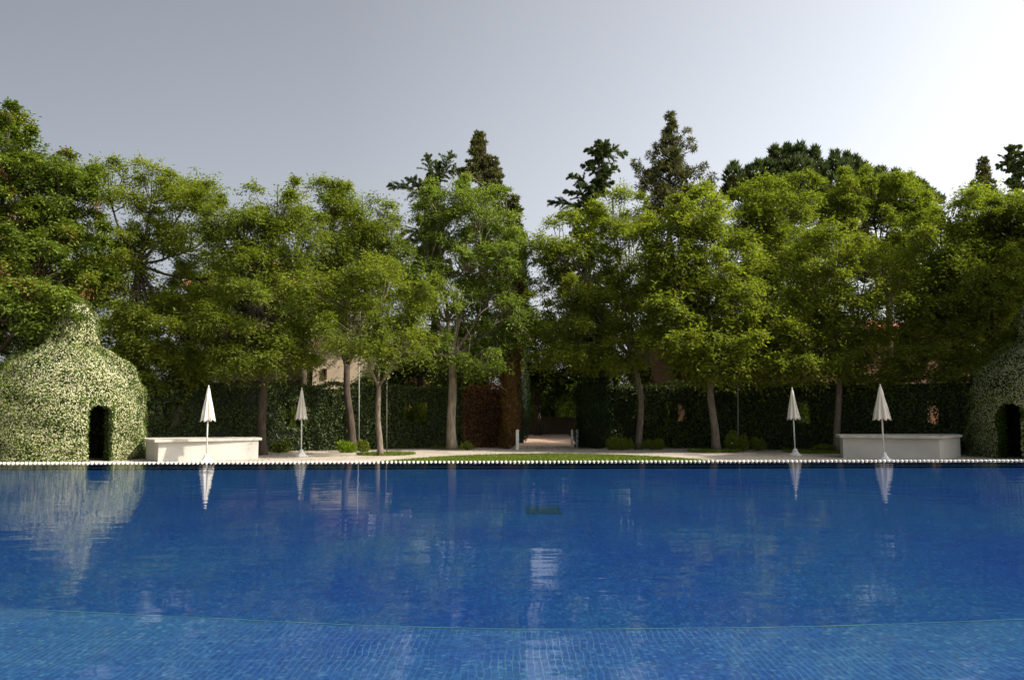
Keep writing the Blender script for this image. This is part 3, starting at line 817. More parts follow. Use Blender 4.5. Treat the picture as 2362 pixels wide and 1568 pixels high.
# fill of darker trees behind the hedge
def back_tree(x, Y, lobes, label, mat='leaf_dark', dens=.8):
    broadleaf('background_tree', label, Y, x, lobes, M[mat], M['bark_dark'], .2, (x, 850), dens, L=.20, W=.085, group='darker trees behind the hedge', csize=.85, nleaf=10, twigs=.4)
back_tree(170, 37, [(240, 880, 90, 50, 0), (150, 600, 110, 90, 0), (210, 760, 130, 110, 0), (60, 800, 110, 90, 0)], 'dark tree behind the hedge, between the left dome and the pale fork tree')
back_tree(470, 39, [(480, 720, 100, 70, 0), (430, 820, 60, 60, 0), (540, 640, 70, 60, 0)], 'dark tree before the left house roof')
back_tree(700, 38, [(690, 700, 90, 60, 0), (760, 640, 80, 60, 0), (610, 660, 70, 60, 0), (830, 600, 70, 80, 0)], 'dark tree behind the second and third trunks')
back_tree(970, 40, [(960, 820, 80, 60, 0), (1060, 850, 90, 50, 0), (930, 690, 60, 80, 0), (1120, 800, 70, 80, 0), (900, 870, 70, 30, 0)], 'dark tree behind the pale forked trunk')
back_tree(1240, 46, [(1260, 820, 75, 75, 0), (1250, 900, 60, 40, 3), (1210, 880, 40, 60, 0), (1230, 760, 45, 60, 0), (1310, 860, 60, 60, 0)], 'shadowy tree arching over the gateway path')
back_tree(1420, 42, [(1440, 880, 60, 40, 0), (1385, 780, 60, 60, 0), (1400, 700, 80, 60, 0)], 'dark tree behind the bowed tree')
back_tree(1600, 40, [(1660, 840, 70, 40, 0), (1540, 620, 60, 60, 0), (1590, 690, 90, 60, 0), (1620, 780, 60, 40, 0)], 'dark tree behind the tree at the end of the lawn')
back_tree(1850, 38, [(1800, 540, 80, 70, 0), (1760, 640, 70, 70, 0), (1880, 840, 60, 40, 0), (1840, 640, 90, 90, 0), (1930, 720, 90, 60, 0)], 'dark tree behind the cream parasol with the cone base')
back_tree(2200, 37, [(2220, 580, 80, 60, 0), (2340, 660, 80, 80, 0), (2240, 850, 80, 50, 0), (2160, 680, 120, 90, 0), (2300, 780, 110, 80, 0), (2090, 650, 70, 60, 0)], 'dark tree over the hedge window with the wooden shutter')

# ---------------------------------------------------------------- conifers
def cone_spray(mb, P0, P1, n, L, W, droop=.3, tone=.5, wid=.25):
    """needled bough from P0 to P1 with side shoots that turn up at their tips"""
    P0 = np.asarray(P0, float); P1 = np.asarray(P1, float)
    Lb = np.linalg.norm(P1 - P0); d0 = (P1 - P0) / Lb
    def curve(t): return P0 + d0 * (np.asarray(t) * Lb)[..., None] + np.array([0, 0, 1.]) * (.12 * np.sin(np.asarray(t) * PI * .9) * Lb - droop * np.asarray(t) ** 3 * Lb * .35)[..., None]
    ns = max(7, int(Lb * 11)); ts = np.linspace(.08, .97, ns)
    S0 = curve(ts)
    sd = d0 * .9 + unit(ns) * np.array([.9, .9, .75]) + np.array([0, 0, -.12]); sd /= np.linalg.norm(sd, axis=1)[:, None]
    sl = (.16 + .5 * Lb * (1 - ts) ** .8 * rng.uniform(.3, 1.1, ns)).clip(.12, .85)
    m = max(8, int(n / ns))
    t = np.tile(rng.uniform(0, 1, m), ns); D = np.repeat(sd, m, 0); SL = np.repeat(sl, m)
    pos = np.repeat(S0, m, 0) + D * (t * SL)[:, None]; pos[:, 2] += -.22 * SL * t ** 2
    pos += rng.normal(0, .018, pos.shape)
    d = D * 1.0 + rng.normal(0, .38, pos.shape); d[:, 2] += .12
    mb.blades(pos, d, unit(len(pos)), L * (1.15 - .5 * t) * rng.uniform(.6, 1.2, len(pos)), W, np.clip(tone + np.repeat(rng.normal(0, .12, ns), m) + .15 * t + rng.normal(0, .14, len(pos)), 0, 1))
    return curve(np.linspace(0, 1, 6))


def cedar(label, Y, x, topy, boty, boughs, lean=0, env=90, nb=60, seedtone=.4):
    """boughs: explicit picture-space tips [(x0,y0,x1,y1)] plus a filler column"""
    bx = at(x, 900, Y)[0]; e = empty('cedar_tree', (bx, Y, 0), label, 'cedar', 'cedars above the trees')
    tr = MB(); lf = MB()
    top = at(x + lean, topy, Y)
    tr.tube([(bx, Y, 0), (bx, Y, top[2] * .5), (bx + (top[0] - bx) * .7, Y, top[2] * .85), top], [.25, .17, .07, .012], 8)
    k = m_per_px(Y)
    for (x0, y0, x1, y1) in boughs:
        p0 = at(x0, y0, Y); p1 = at(x1, y1, Y + rng.uniform(-.6, .6))
        pts = cone_spray(lf, p0, p1, 2200, .19, .036, .35, seedtone)
        tr.tube(pts, np.linspace(.035, .008, 6), 5)
    zt = top[2]; zb = at(x, boty, Y)[2]
    for i in range(nb):
        t = (i + rng.uniform(0, 1)) / nb
        z = zt - (zt - zb) * t
        ax = bx + (top[0] - bx) * np.clip((z - zt * .5) / (zt * .5), 0, 1)
        r = env * k * (.22 + .78 * t) * rng.uniform(.55, 1.05)
        a = rng.uniform(0, 2 * PI)
        p0 = np.array([ax, Y, z]); p1 = p0 + np.array([math.cos(a) * r, math.sin(a) * r, r * rng.uniform(-.05, .45)])
        pts = cone_spray(lf, p0, p1, int(600 + 600 * r), .19, .036, .35, seedtone)
        tr.tube(pts, np.linspace(.04, .008, 6), 4)
    tr.build('trunk', M['bark_dark'], e, True); lf.build('crown', M['conifer'], e)


cedar('dark cedar with twin leaders and a long bough pointing left, above the left trees', 46, 1000, 400, 640,
      [(1000, 470, 985, 352), (1000, 480, 1040, 345), (1010, 430, 1012, 375), (1000, 480, 900, 422), (985, 450, 940, 410), (1010, 410, 1065, 392), (1000, 540, 915, 545), (1000, 480, 960, 470), (1000, 560, 905, 572), (1010, 500, 1060, 480)], 0, 62, 70)
cedar('dark cedar with ragged tilted top, right of the gap of sky', 46, 1345, 328, 780,
      [(1375, 400, 1402, 325), (1370, 370, 1442, 350), (1375, 360, 1355, 345), (1370, 430, 1425, 385), (1365, 440, 1312, 404), (1365, 470, 1305, 440), (1355, 500, 1268, 460), (1340, 520, 1290, 492), (1360, 430, 1335, 425), (1375, 400, 1345, 380), (1300, 600, 1222, 572), (1300, 640, 1225, 600), (1370, 460, 1410, 420), (1380, 380, 1405, 345)], 45, 75, 105)
cedar('dark wind-bent cedar at the far upper right', 50, 2370, 338, 620,
      [(2320, 400, 2335, 336), (2330, 370, 2361, 352), (2330, 380, 2300, 385), (2320, 400, 2357, 402), (2310, 420, 2350, 432), (2300, 440, 2228, 452), (2340, 400, 2380, 375), (2345, 370, 2385, 360)], -30, 60, 70)


def puff_tree(name, label, Y, x, topy, puffs, mat, cat, L=.2, W=.03, n=260, up=.0, group=None, trunk=.22):
    """pine: sprays of needles round bough tips; puffs=[(x,y,r,dY)]"""
    bx = at(x, 900, Y)[0]; e = empty(name, (bx, Y, 0), label, cat, group)
    tr = MB(); lf = MB(); top = at(x, topy, Y); k = m_per_px(Y)
    tr.tube([(bx, Y, 0), (bx * .6 + top[0] * .4, Y, top[2] * .6), top], [trunk, trunk * .7, .02], 8)
    for (px, py, r, dY) in puffs:
        c = at(px, py, Y + dY)
        z = min(max(c[2] - abs(c[0] - top[0]) * .35 - .3, top[2] * .3), top[2] - .2)
        tube_branch(tr, (top[0], Y, z), c, .05, .015, wob=.04, n=5, sides=5)
        m = int(n * 2.6 * (r / 18) ** 1.6); W = W
        # small bundles so the mass has grain
        kb = max(3, m // 14); cb = c + unit(kb) * (rng.uniform(.25, 1, kb) ** .5 * r * k)[:, None]
        cb_ = np.repeat(cb, 14, 0); d = unit(len(cb_)); d[:, 2] += up
        d += (cb_ - c) / (r * k) * .6
        tn = np.clip(np.repeat(rng.normal(.45, .16, kb), 14) + rng.normal(0, .12, len(cb_)), 0, 1)
        lf.blades(cb_, d, unit(len(cb_)), L * 1.15 * rng.uniform(.6, 1.2, len(cb_)), W * 1.7, tn)
    tr.build('trunk', M['bark_dark'], e, True); lf.build('crown', mat, e)
    return e


def cone_puffs(x, top, bot, w, n, r0=8, r1=18, pw=1.0):
    out_ = []
    for i in range(n):
        t = (i + .3) / n
        y = top + (bot - top) * t
        out_.append((x + rng.uniform(-1, 1) * w * (.08 + .92 * t ** pw), y + rng.uniform(-6, 6), r0 + (r1 - r0) * t, rng.uniform(-1, 1) * w * t * .02))
    return out_
puff_tree('pine_tree', 'tall brownish pine with the highest top of the background', 48, 1545, 256,
          cone_puffs(1545, 262, 400, 38, 34, 7, 16) + cone_puffs(1540, 380, 520, 70, 40, 14, 22, .3) + [(1475, 395, 17, 0), (1466, 380, 11, 0), (1490, 410, 16, 0), (1480, 430, 15, 0), (1590, 330, 13, 0), (1585, 305, 9, 0), (1598, 345, 9, 0), (1608, 400, 16, 0), (1622, 385, 10, 0), (1640, 415, 15, 0), (1520, 335, 13, 0), (1508, 350, 9, 0), (1610, 440, 18, 0), (1640, 445, 14, 0), (1530, 440, 20, 0), (1560, 450, 20, 0), (1500, 360, 12, 0)],
          M['pine'], 'pine', .24, .028, 150)
puff_tree('cypress_tree', 'pointed green conifer just left of the sky gap', 44, 1120, 306,
          cone_puffs(1105, 312, 440, 42, 60, 7, 14, .8) + cone_puffs(1142, 368, 440, 16, 16, 6, 12, .6) + cone_puffs(1130, 430, 700, 60, 60, 15, 20, .2) + [(1085, 380, 12, 0), (1068, 400, 10, 0)],
          M['pine'], 'conifer', .2, .035, 170, .9)
pp = []
for (px, py, r) in [(1785, 352, 9), (1812, 347, 9), (1848, 345, 9), (1878, 352, 8), (1925, 362, 8), (1955, 366, 8), (1975, 376, 9), (1690, 388, 8), (1745, 384, 8), (2030, 400, 10), (2065, 408, 10), (2100, 422, 10), (2125, 432, 10), (1690, 410, 22), (1735, 402, 20), (1760, 420, 20), (1800, 372, 24), (1835, 366, 24), (1870, 372, 22), (1845, 395, 30), (1805, 400, 30), (1925, 382, 18), (1950, 392, 20), (1900, 400, 26), (1985, 398, 20), (2010, 420, 24), (2060, 430, 26), (2110, 440, 22), (2140, 452, 16), (1700, 440, 26), (1760, 450, 30), (1840, 440, 34), (1920, 440, 34), (1990, 450, 30), (1680, 455, 20), (2160, 465, 12), (1770, 390, 18), (1720, 430, 26), (1790, 430, 34), (1880, 430, 34), (1960, 430, 28), (2040, 450, 28), (1830, 480, 40), (1910, 490, 40), (1750, 490, 34), (1980, 480, 34)]:
    pp.append((px, py, r, rng.uniform(-.8, .8)))
puff_tree('umbrella_pine', 'broad flat-topped pine with upright needle tufts behind the right trees', 47, 1850, 400, pp, M['conifer'], 'pine', .38, .05, 210, 1.6, trunk=.3)
puff_tree('cypress_tree', 'small reddish conifer beside the wind-bent cedar', 48, 2268, 362,
          cone_puffs(2268, 368, 470, 34, 44, 5, 12, .7), M['pine'], 'conifer', .2, .03, 200, .9)


def column(name, label, Y, x0, y0, x1, y1, w, mat, core, cat, n=9000, taper=None, L=.16, W=.035, group=None):
    """narrow column (clipped cypress) from the foot (x0,y0) to the tip (x1,y1)"""
    a = np.array([at(x0, 1000, Y)[0], Y, 0.]); b = at(x1, y1, Y); k = m_per_px(Y)
    e = empty(name, a, label, cat, group)
    t = rng.uniform(0, 1, n)
    tp = taper or [(0, .75), (.15, 1), (.5, .95), (.8, .6), (1, .04)]
    r = np.interp(t, [q[0] for q in tp], [q[1] for q in tp]) * w * k
    th = rng.uniform(0, 2 * PI, n); r = r * (1 + .12 * np.sin(th * 4 + t * 19) + .08 * np.sin(th * 2 - t * 41))
    c = a + (b - a) * t[:, None]; c[:, 0] += .08 * np.sin(t * 11)
    nr = np.stack([np.cos(th), np.sin(th), np.zeros(n)], 1)
    p_ = c + nr * (r * rng.uniform(.72, 1.05, n))[:, None]
    lf = MB().blades(p_, nr * .55 + unit(n) * .35 + np.array([0, 0, .9]), nr + unit(n) * .5, L * rng.uniform(.6, 1.3, n), W, np.clip(rng.normal(.45, .22, n), 0, 1))
    lf.build('crown', mat, e)
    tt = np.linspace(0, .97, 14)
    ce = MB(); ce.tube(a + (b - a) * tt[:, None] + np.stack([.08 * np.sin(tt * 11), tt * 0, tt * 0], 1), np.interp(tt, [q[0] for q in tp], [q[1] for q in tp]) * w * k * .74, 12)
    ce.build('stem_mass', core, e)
    return e
column('withered_cypress', 'half dead brown cypress column at the left side of the gateway', 31.3, 1168, 1030, 1202, 640, 18, M['deadcyp'], M['deadcore'], 'cypress', 16000,
       [(0, .7), (.08, .9), (.2, 1.0), (.4, .9), (.6, .85), (.8, .75), (.93, .5), (1, .05)], L=.18, W=.05)
column('cypress_tree', 'slim dark cypress tip left of the sky gap', 36, 1196, 1030, 1204, 520, 20, M['cypress'], M['darkcore'], 'cypress', 9000)
column('cypress_tree', 'dark column cypress at the right side of the gateway', 31.6, 1368, 1030, 1372, 770, 36, M['cypress'], M['darkcore'], 'cypress', 14000,
       [(0, .9), (.2, 1), (.7, .9), (.9, .7), (1, .2)])
# green shoulder of foliage right of the sparse tree, ending the left half of the garden
puff_tree('juniper_tree', 'grey-green conifer showing at the right edge of the sparse tree', 34, 1182, 455,
          cone_puffs(1184, 462, 560, 18, 24, 8, 14, .1) + cone_puffs(1170, 560, 860, 26, 40, 14, 18, .1), M['pine'], 'conifer', .15, .035, 200, .9)

# ---------------------------------------------------------------- hedges
def hy(X): return 32.3 - .030 * (X - AX) ** 2
def hedge(name, label, X0, X1, H, mat, core, openings, dens=560, cat='hedge', group=None, lit=0, TH=.8, thf=None):
    """clipped wall following the curve; openings=[(Xa,Xb,za,zb)]"""
    e = empty(name, ((X0 + X1) / 2, hy((X0 + X1) / 2), 0), label, cat, group)
    xs = [X0]
    while xs[-1] < X1 - .01: xs.append(min(X1, xs[-1] + .4))
    for o_ in openings: xs += [o_[0], o_[1]]
    xs = sorted(set(round(x, 3) for x in xs))
    zs = sorted(set([0., H] + [z for o_ in openings for z in o_[2:]]))
    inside = lambda x, z: any(o_[0] < x < o_[1] and o_[2] < z < o_[3] for o_ in openings)
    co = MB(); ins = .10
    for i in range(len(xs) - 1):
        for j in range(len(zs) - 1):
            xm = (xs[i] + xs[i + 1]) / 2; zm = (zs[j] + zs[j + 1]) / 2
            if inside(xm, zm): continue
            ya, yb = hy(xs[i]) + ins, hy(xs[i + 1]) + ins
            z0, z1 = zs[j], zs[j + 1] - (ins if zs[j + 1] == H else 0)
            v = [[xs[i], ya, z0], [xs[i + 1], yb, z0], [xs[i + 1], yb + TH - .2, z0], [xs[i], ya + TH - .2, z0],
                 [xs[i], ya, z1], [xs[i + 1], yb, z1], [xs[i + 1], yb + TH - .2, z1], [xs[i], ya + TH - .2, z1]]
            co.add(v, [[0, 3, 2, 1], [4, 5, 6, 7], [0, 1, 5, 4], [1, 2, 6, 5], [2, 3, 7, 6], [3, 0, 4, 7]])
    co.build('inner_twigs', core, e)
    lf = MB()
    def put(p_, nr):
        n = len(p_)
        p_ = p_ + nr * (rng.normal(0, .04, n) + (rng.uniform(0, 1, n) > .975) * rng.uniform(.05, .2, n))[:, None] + nr * (.05 * np.sin(p_[:, 0] * 3.3 + p_[:, 2] * 2.2) + .045 * np.sin(p_[:, 0] * 7.1 - p_[:, 2] * 5) + .06 * np.sin(p_[:, 0] * .9 + 1))[:, None]
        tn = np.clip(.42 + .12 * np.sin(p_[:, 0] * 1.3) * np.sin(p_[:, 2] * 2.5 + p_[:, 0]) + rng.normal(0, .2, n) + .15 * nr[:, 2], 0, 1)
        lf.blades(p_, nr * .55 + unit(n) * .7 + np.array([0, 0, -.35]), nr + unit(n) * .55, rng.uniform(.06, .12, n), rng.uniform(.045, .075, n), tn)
    n = int((X1 - X0) * H * dens)
    x = rng.uniform(X0, X1, n); z = rng.uniform(0, H, n)
    keep = np.array([not inside(a_, b_) for a_, b_ in zip(x, z)]); x, z = x[keep], z[keep]
    sl = -.06 * (x - AX); nr = np.stack([sl, -np.ones(len(x)), np.zeros(len(x))], 1); nr /= np.linalg.norm(nr, axis=1)[:, None]
    put(np.stack([x, hy(x), z], 1), nr)
    n = int((X1 - X0) * TH * dens * 1.1); x = rng.uniform(X0, X1, n); put(np.stack([x, hy(x) + rng.uniform(0, TH, n), np.full(n, H - .02)], 1), np.tile([0., 0, 1.], (n, 1)))
    for xe, s_ in ((X0, -1.), (X1, 1.)):
        n = int(TH * H * dens); put(np.stack([np.full(n, xe), hy(xe) + rng.uniform(0, TH, n), rng.uniform(0, H, n)], 1), np.tile([s_, 0, 0.], (n, 1)))
    for (a_, b_, c_, d_) in openings:
        n = int(TH * (b_ - a_) * dens)
        for zz, s_ in ((c_, 1.), (d_, -1.)):
            xx = rng.uniform(a_, b_, n); put(np.stack([xx, hy(xx) + rng.uniform(0, TH, n), np.full(n, zz)], 1), np.tile([0, 0, s_], (n, 1)))
        n = int(TH * (d_ - c_) * dens)
        for xx, s_ in ((a_, 1.), (b_, -1.)):
            put(np.stack([np.full(n, xx), hy(xx) + rng.uniform(0, TH, n), rng.uniform(c_, d_, n)], 1), np.tile([s_, 0, 0.], (n, 1)))
    lf.build('foliage', mat, e)
    return e


def hx(xd, yd=960):
    """X on the hedge face seen at column xd"""
    lo = 24.
    Y = 31.
    for _ in range(20):
        X = at(xd, yd, Y)[0]; Y = hy(X)
    return X, Y
def opening(x0, x1, y0, y1):
    Xa, Ya = hx(x0); Xb, Yb = hx(x1); Y = (Ya + Yb) / 2
    return (Xa, Xb, at(x0, y1, Y)[2], at(x0, y0, Y)[2])
gl_ = hx(1163)[0]; gr_ = hx(1332)[0]; dl = hx(1066)[0]
GH = 'ivy hedge walls either side of the gateway'
hedge('ivy_hedge', 'long clipped green hedge with window openings, left of the gateway', -17.0, dl, 2.42, M['ivy'], M['darkcore'],
      [opening(374, 420, 926, 992), opening(650, 692, 925, 985), opening(922, 984, 928, 979)], group=GH)
hedge('ivy_hedge', 'stretch of dead rust-brown hedge beside the gateway', dl + .01, gl_, 2.42, M['dead'], M['deadcore'], [], group=GH)
hedge('ivy_hedge', 'long dark hedge with window openings, right of the gateway', gr_, 19.5, 2.46, M['ivy'], M['darkcore'],
      [opening(1535, 1592, 918, 975), opening(1838, 1884, 922, 978), opening(2142, 2190, 925, 985)], group=GH)

# ---------------------------------------------------------------- things seen through and over the hedge
def wallpart(b, X0, X1, Y0, Y1, z0, z1): b.box((X0, Y0, z0), (X1, Y1, z1))
def house(label, Y, x0, x1, eave, wallmat, wins, depth=8, roofh=1.8, over=.5, name='house', extra=None):
    X0 = at(x0, 800, Y)[0]; X1 = at(x1, 800, Y)[0]; H = at(x0, eave, Y)[2]
    e = empty(name, ((X0 + X1) / 2, Y, 0), label, 'house')
    b = MB(); b.box((X0, Y, 0), (X1, Y + depth, H)); b.build('wall', wallmat, e)
    b = MB(); xm0, xm1 = X0 - over, X1 + over; ym0, ym1 = Y - over, Y + depth + over; ih = depth / 2
    v = [[xm0, ym0, H + .002], [xm1, ym0, H + .002], [xm1, ym1, H + .002], [xm0, ym1, H + .002], [xm0 + ih, (ym0 + ym1) / 2, H + roofh], [xm1 - ih, (ym0 + ym1) / 2, H + roofh],
         [xm0, ym0, H + .14], [xm1, ym0, H + .14], [xm1, ym1, H + .14], [xm0, ym1, H + .14]]
    b.add(v, [[0, 3, 2, 1], [0, 1, 7, 6], [1, 2, 8, 7], [2, 3, 9, 8], [3, 0, 6, 9], [6, 7, 5, 4], [8, 9, 4, 5]], [[7, 8, 5], [9, 6, 4]])
    b.build('roof', M['roof'], e)
    for (wx, wy, ww, wh, sh) in wins:
        c = at(wx, wy, Y); k = m_per_px(Y); a_ = ww * k / 2; h_ = wh * k / 2
        b = MB(); t_ = .07
        b.box((c[0] - a_, Y - .05, c[2] - h_), (c[0] - a_ + t_, Y - .003, c[2] + h_)); b.box((c[0] + a_ - t_, Y - .05, c[2] - h_), (c[0] + a_, Y - .003, c[2] + h_))
        b.box((c[0] - a_ + t_, Y - .048, c[2] + h_ - t_), (c[0] + a_ - t_, Y - .003, c[2] + h_)); b.box((c[0] - a_ + t_, Y - .048, c[2] - h_), (c[0] + a_ - t_, Y - .003, c[2] - h_ + t_))
        f = b.build('window', M['darkwood'], e)
        b = MB(); b.box((c[0] - a_ + t_, Y - .02, c[2] - h_ + t_), (c[0] + a_ - t_, Y - .004, c[2] + h_ - t_)); b.build('pane', M['glass'], f)
        if sh:
            for s_ in (-1, 1):
                xa = c[0] + s_ * (a_ + .02); xb = c[0] + s_ * (a_ * 1.9)
                b = MB(); b.box((min(xa, xb), Y - .06, c[2] - h_), (max(xa, xb), Y - .012, c[2] + h_)); b.build('shutter', M['wood'], e)
    return e, X0, X1, H
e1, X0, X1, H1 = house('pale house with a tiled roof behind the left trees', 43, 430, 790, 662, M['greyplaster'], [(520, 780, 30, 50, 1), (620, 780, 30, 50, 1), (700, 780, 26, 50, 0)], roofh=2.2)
# balcony on its front
b = MB(); c0 = at(500, 872, 42); c1 = at(722, 872, 42)
b.box((c0[0], 41.2, c0[2] - .15), (c1[0], 42.99, c0[2] + .05)); bal = b.build('balcony', M['greyplaster'], e1)
b = MB(); b.box((c0[0], 41.2, c0[2] + .052), (c1[0], 41.32, c0[2] + .75)); b.build('parapet', M['greyplaster'], bal)
e2, *_ = house('cream sunlit house wing above the hedge near the thin left pole', 40, 722, 880, 800, M['cream'], [(748, 862, 12, 24, 0)], depth=4, roofh=.5, over=.2)
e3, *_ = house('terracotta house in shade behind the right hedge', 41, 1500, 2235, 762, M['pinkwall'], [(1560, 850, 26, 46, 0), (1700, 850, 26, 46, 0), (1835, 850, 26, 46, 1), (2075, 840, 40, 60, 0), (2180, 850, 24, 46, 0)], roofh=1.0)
e4, *_ = house('salmon house glimpsed behind the sparse grey-green tree', 52, 925, 1100, 790, M['pinkwall'], [(1000, 850, 20, 34, 0), (1060, 850, 20, 34, 0)], roofh=.9)

def screen(name, label, x0, x1, y0, y1, Y, mat, cat, th=.1, ledge=None):
    a_ = at(x0, y1, Y); b_ = at(x1, y0, Y)
    e = MB(); e.box((a_[0], Y, 0.0), (b_[0], Y + th, b_[2]))
    return thing_mesh(name, e, mat, label, cat)
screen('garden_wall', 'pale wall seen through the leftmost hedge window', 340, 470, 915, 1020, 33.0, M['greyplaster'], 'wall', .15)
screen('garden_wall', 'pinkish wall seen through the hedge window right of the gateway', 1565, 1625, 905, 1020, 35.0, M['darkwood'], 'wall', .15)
# wooden shutter board through the right window
c = at(2150, 985, 33.0); c2 = at(2186, 928, 33.0)
e = empty('wooden_door', ((c[0] + c2[0]) / 2, 33.0, 0), 'orange wooden door seen through the rightmost hedge window', 'door')
b = MB(); b.box((c[0], 33, 0), (c2[0], 33.06, c2[2] + .1)); b.build('door_panel', M['wood'], e)
b = MB(); b.box((c[0] - .08, 32.97, 0), (c[0] - .003, 33.08, c2[2] + .18)); b.box((c2[0] + .003, 32.97, 0), (c2[0] + .08, 33.08, c2[2] + .18)); b.build('door_frame', M['darkwood'], e)

# thin poles
def pole(x, Y, topy, label, mat, r=.025):
    c = at(x, topy, Y); bx = at(x, 1000, Y)[0]
    e = empty('thin_pole', (bx, Y, 0), label, 'pole', 'thin poles among the trees')
    b = MB(); b.tube([(bx, Y, 0), ((bx + c[0]) / 2, Y, c[2] / 2), (c[0], Y, c[2])], r, 8); b.build('shaft', M[mat], e, True)
    b = MB(); b.lathe((bx, Y, 0), [(r * 2.2, 0), (r * 2.2, .03), (r * 1.4, .05)], 10); b.build('foot_plate', M[mat], e)
    b = MB(); b.lathe((c[0], Y, c[2]), [(r * 1.3, 0), (r * 1.3, .03), (r * .4, .07)], 10); b.build('pole_cap', M[mat], e)
pole(828, 29.9, 820, 'thin grey pole right of the trunk behind the yellow-green shrub', 'grey_metal')
pole(1701, 29.7, 860, 'thin dark pole left of the trunk behind the flowering bush', 'grey_metal')
pole(892, 26.9, 880, 'slim stake supporting the small slender tree', 'bark', .014)

# gateway posts
def gatepost(x, label, mat='concrete', w=4.5, Y=31.7):
    a_ = at(x, 992, Y); k = m_per_px(Y); bx = at(x, 1020, Y)[0]
    e = empty('gate_post', (bx, Y, 0), label, 'post', 'short posts at the gateway')
    b = MB(); b.box((bx - w * k / 2, Y - .06, 0), (bx + w * k / 2, Y + .06, a_[2] - .04)); b.build('shaft', M[mat], e)
    b = MB(); b.lathe((bx, Y, a_[2] - .04), [(w * k * .60, 0), (w * k * .60, .025), (w * k * .4, .06), (.01, .075)], 12); b.build('post_cap', M[mat], e, True)
gatepost(1193, 'short whitish post at the left side of the gateway', 'concrete', 7, 30.6)
gatepost(1319, 'short dim post, inner of the two at the right side of the gateway', 'cap', 5)
gatepost(1331, 'short dim post, outer of the two at the right side of the gateway', 'cap', 5)
# low wall closing the path, agave in front of dark planting
s = MB(); a_ = at(1190, 1003, 47.6); b_ = at(1320, 966, 47.6)
s.box((a_[0] - 3, 47.6, 0), (b_[0] + 3, 48.1, b_[2]))
e = thing_mesh('stone_wall', s, M['greyplaster'], 'low brownish wall closing the path beyond the gateway', 'wall')
s = MB(); s.box((a_[0] - 3.05, 47.5, b_[2] + .002), (b_[0] + 3.05, 48.2, b_[2] + .12)); s.build('wall_coping', M['greyplaster'], e)

# ---------------------------------------------------------------- small plants
def bush(name, label, Y, x0, x1, y0, mat, cat='shrub', n=1500, L=.10, W=.04, flowers=0, group=None, up=.5, foot=None):
    a_ = at(x0, 1000, Y); b_ = at(x1, 1000, Y); H = max(.12, at(x0, y0, Y)[2]); cx = (a_[0] + b_[0]) / 2; rx = (b_[0] - a_[0]) / 2
    e = empty(name, (cx, Y, 0), label, cat, group)
    nl = 7; lc = np.stack([cx + rng.uniform(-.65, .65, nl) * rx, Y + rng.uniform(-.3, .3, nl) * rx, H * rng.uniform(.2, .55, nl)], 1); lr = rng.uniform(.4, .6, nl)
    i = rng.integers(0, nl, n)
    p_ = lc[i] + unit(n) * (rng.uniform(.2, 1, n) ** .5)[:, None] * np.stack([lr[i] * rx * .9, lr[i] * rx * .8, lr[i] * H * .95], 1)
    p_[:, 2] = np.maximum(.01, p_[:, 2])
    d = (p_ - np.array([cx, Y, -.2])) + unit(n) * .3; d[:, 2] += up * .4
    MB().blades(p_, d, unit(n), L * rng.uniform(.6, 1.3, n), W, np.clip(rng.normal(.5, .2, n), 0, 1)).build('foliage', mat, e)
    st = MB()
    for q in range(nl): st.tube([(cx + rng.uniform(-.1, .1) * rx, Y, 0), lc[q] * .5 + np.array([cx, Y, 0]) * .5, lc[q]], [.012, .009, .005], 5)
    st.build('stems', M['bark_dark'], e)
    if flowers:
        q = rng.integers(0, n, flowers); nn = unit(flowers)
        MB().blades(p_[q] + np.array([0, -.05, .04]), nn, unit(flowers), .07, .05, rng.uniform(0, 1, flowers)).build('flowers', M['petal'], e)
GB = 'low shrubs along the walk'
bush('shrub', 'bright yellow-green mounded shrub at the hedge foot, left of the small slender tree', 28.6, 775, 822, 1017, M['leaf_lime'], n=1400, group=GB)
bush('shrub', 'darker green shrub just right of the yellow-green one', 28.8, 822, 851, 1015, M['leaf_mid'], n=900, group=GB)
bush('shrub', 'dark leafy shrub at the foot of the tree beside the sunlit counter', 28.4, 625, 665, 1020, M['leaf_mid'], n=800, group=GB)
bush('shrub', 'low dark shrub left of the bowed tree foot', 30.0, 1398, 1462, 1008, M['leaf_mid'], n=1300, group=GB)
bush('shrub', 'low dark shrub right of the bowed tree foot', 30.0, 1478, 1528, 1014, M['leaf_mid'], n=1100, group=GB)
bush('shrub', 'leafy bush with small pale flowers in front of the thin right pole', 28.8, 1664, 1724, 998, M['leaf_mid'], n=1500, flowers=14, group=GB)
bush('shrub', 'small open bush right of the flowering one', 29.0, 1728, 1764, 1008, M['leaf_mid'], n=700, group=GB)
bush('flower_patch', 'patch of tiny white flowers between parasol and bent tree', 28.4, 1848, 1925, 1026, M['leaf_mid'], 'flowers', n=900, flowers=40, group=GB)
bush('shrub', 'green shrub at the left foot of the sunlit jasmine dome', 23.5, -30, 22, 1030, M['leaf_mid'], n=1500, group=GB)
bush('shrub', 'creeper tuft beside the pale forked trunk', 30.2, 1062, 1090, 1016, M['leaf_mid'], n=500, group=GB)
bush('shrub', 'pale spiky plant behind the end wall of the path', 49, 1225, 1295, 938, M['leaf_grey'], n=1600, L=.5, W=.07, group=GB, up=1.5)


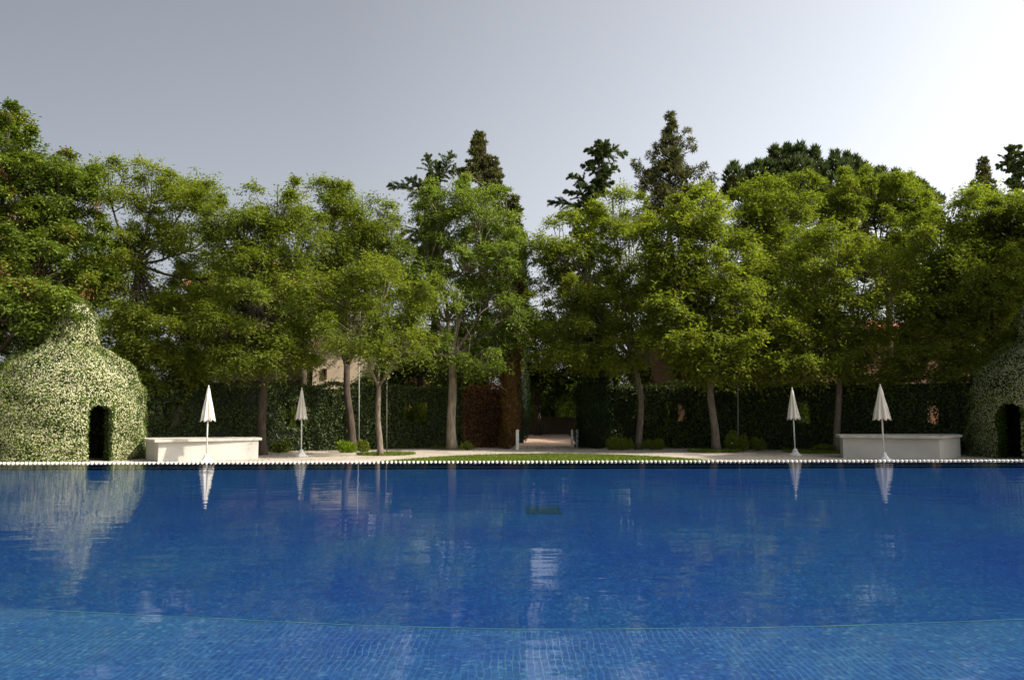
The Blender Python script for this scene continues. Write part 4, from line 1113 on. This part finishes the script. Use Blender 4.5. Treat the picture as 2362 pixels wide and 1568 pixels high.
for bx_, lab_ in ((668, 'dark shrub behind the hedge window by the second parasol'), (952, 'green shrub seen through the hedge window left of the pale forked trunk'), (1545, 'dark shrub seen through the hedge window right of the bowed tree'), (1862, 'dark shrub behind the hedge window beside the cream parasol'), (395, 'dark shrub behind the leftmost hedge window'), (2205, 'dark shrub beside the wooden door')):
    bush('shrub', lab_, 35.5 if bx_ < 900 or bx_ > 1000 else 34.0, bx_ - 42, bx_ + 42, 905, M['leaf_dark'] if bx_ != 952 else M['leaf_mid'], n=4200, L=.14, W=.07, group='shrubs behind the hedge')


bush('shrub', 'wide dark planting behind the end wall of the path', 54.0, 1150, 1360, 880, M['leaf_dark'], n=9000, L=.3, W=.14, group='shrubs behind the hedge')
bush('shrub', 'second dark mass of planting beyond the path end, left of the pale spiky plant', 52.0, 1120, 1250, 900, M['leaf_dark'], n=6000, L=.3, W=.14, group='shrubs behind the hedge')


def tuft_area(label, cx_px, y_px, wx, wy, n=1800, h=.09):
    c = on_z(cx_px, y_px)
    t_ = rng.uniform(0, 2 * PI, n); r_ = np.sqrt(rng.uniform(0, 1, n))
    o_ = grass('grass', np.c_[c[0] + wx * r_ * np.cos(t_), c[1] + wy * r_ * np.sin(t_)], h, M['grasspatch'])
    tag(o_, label, 'grass', kind='stuff')
tuft_area('grass round the foot of the small slender tree', 890, 1048, 1.0, .9, 4200)
tuft_area('grass round the foot of the pale forked tree', 1045, 1034, .9, .6, 2400)
tuft_area('grass round the foot of the tree at the right end of the lawn', 1645, 1042, .9, .8, 3000, .12)
tuft_area('sunlit grass round the bent tree', 1895, 1043, 1.3, 1.2, 6000, .10)
tuft_area('grass at the foot of the bowed tree', 1470, 1033, 1.2, .5, 3000, .12)

n = 1500
lx_ = rng.uniform(-11, 13, n); ly_ = hy(lx_) - rng.exponential(1.6, n) - .15; kk = ly_ > 22; lx_, ly_ = lx_[kk], ly_[kk]; n = len(lx_)
dd = unit(n); dd[:, 2] *= .15
o = MB().blades(np.stack([lx_, ly_, rng.uniform(.012, .03, n)], 1), dd, np.array([0, 0, 1.]) + unit(n) * .3, rng.uniform(.05, .10, n), .04, rng.uniform(0, 1, n)).build('leaf_litter', M['deadcyp'])
tag(o, 'scattered dry leaves on the walk in front of the hedge', 'leaves', kind='stuff')

# ---------------------------------------------------------------- unseen trees added beyond the right edge to shade the right half
for (bx, by, lab) in [(17.9, 21.6, 'unseen tree added beyond the right edge for shade, nearest the pool'), (20.8, 22.9, 'unseen tree added beyond the right edge for shade, behind the right dome')]:
    px = CX + bx / m_per_px(by)
    broadleaf('locust_tree', lab, by, px, [(px - 70, 480, 150, 110, 0), (px + 110, 480, 130, 110, 0), (px - 20, 300, 160, 100, 0), (px + 10, 200, 120, 80, 0), (px + 20, 650, 190, 90, 0)], M['leaf_mid'], M['bark_dark'], .19, (px, 830), 1.0, group=G1)
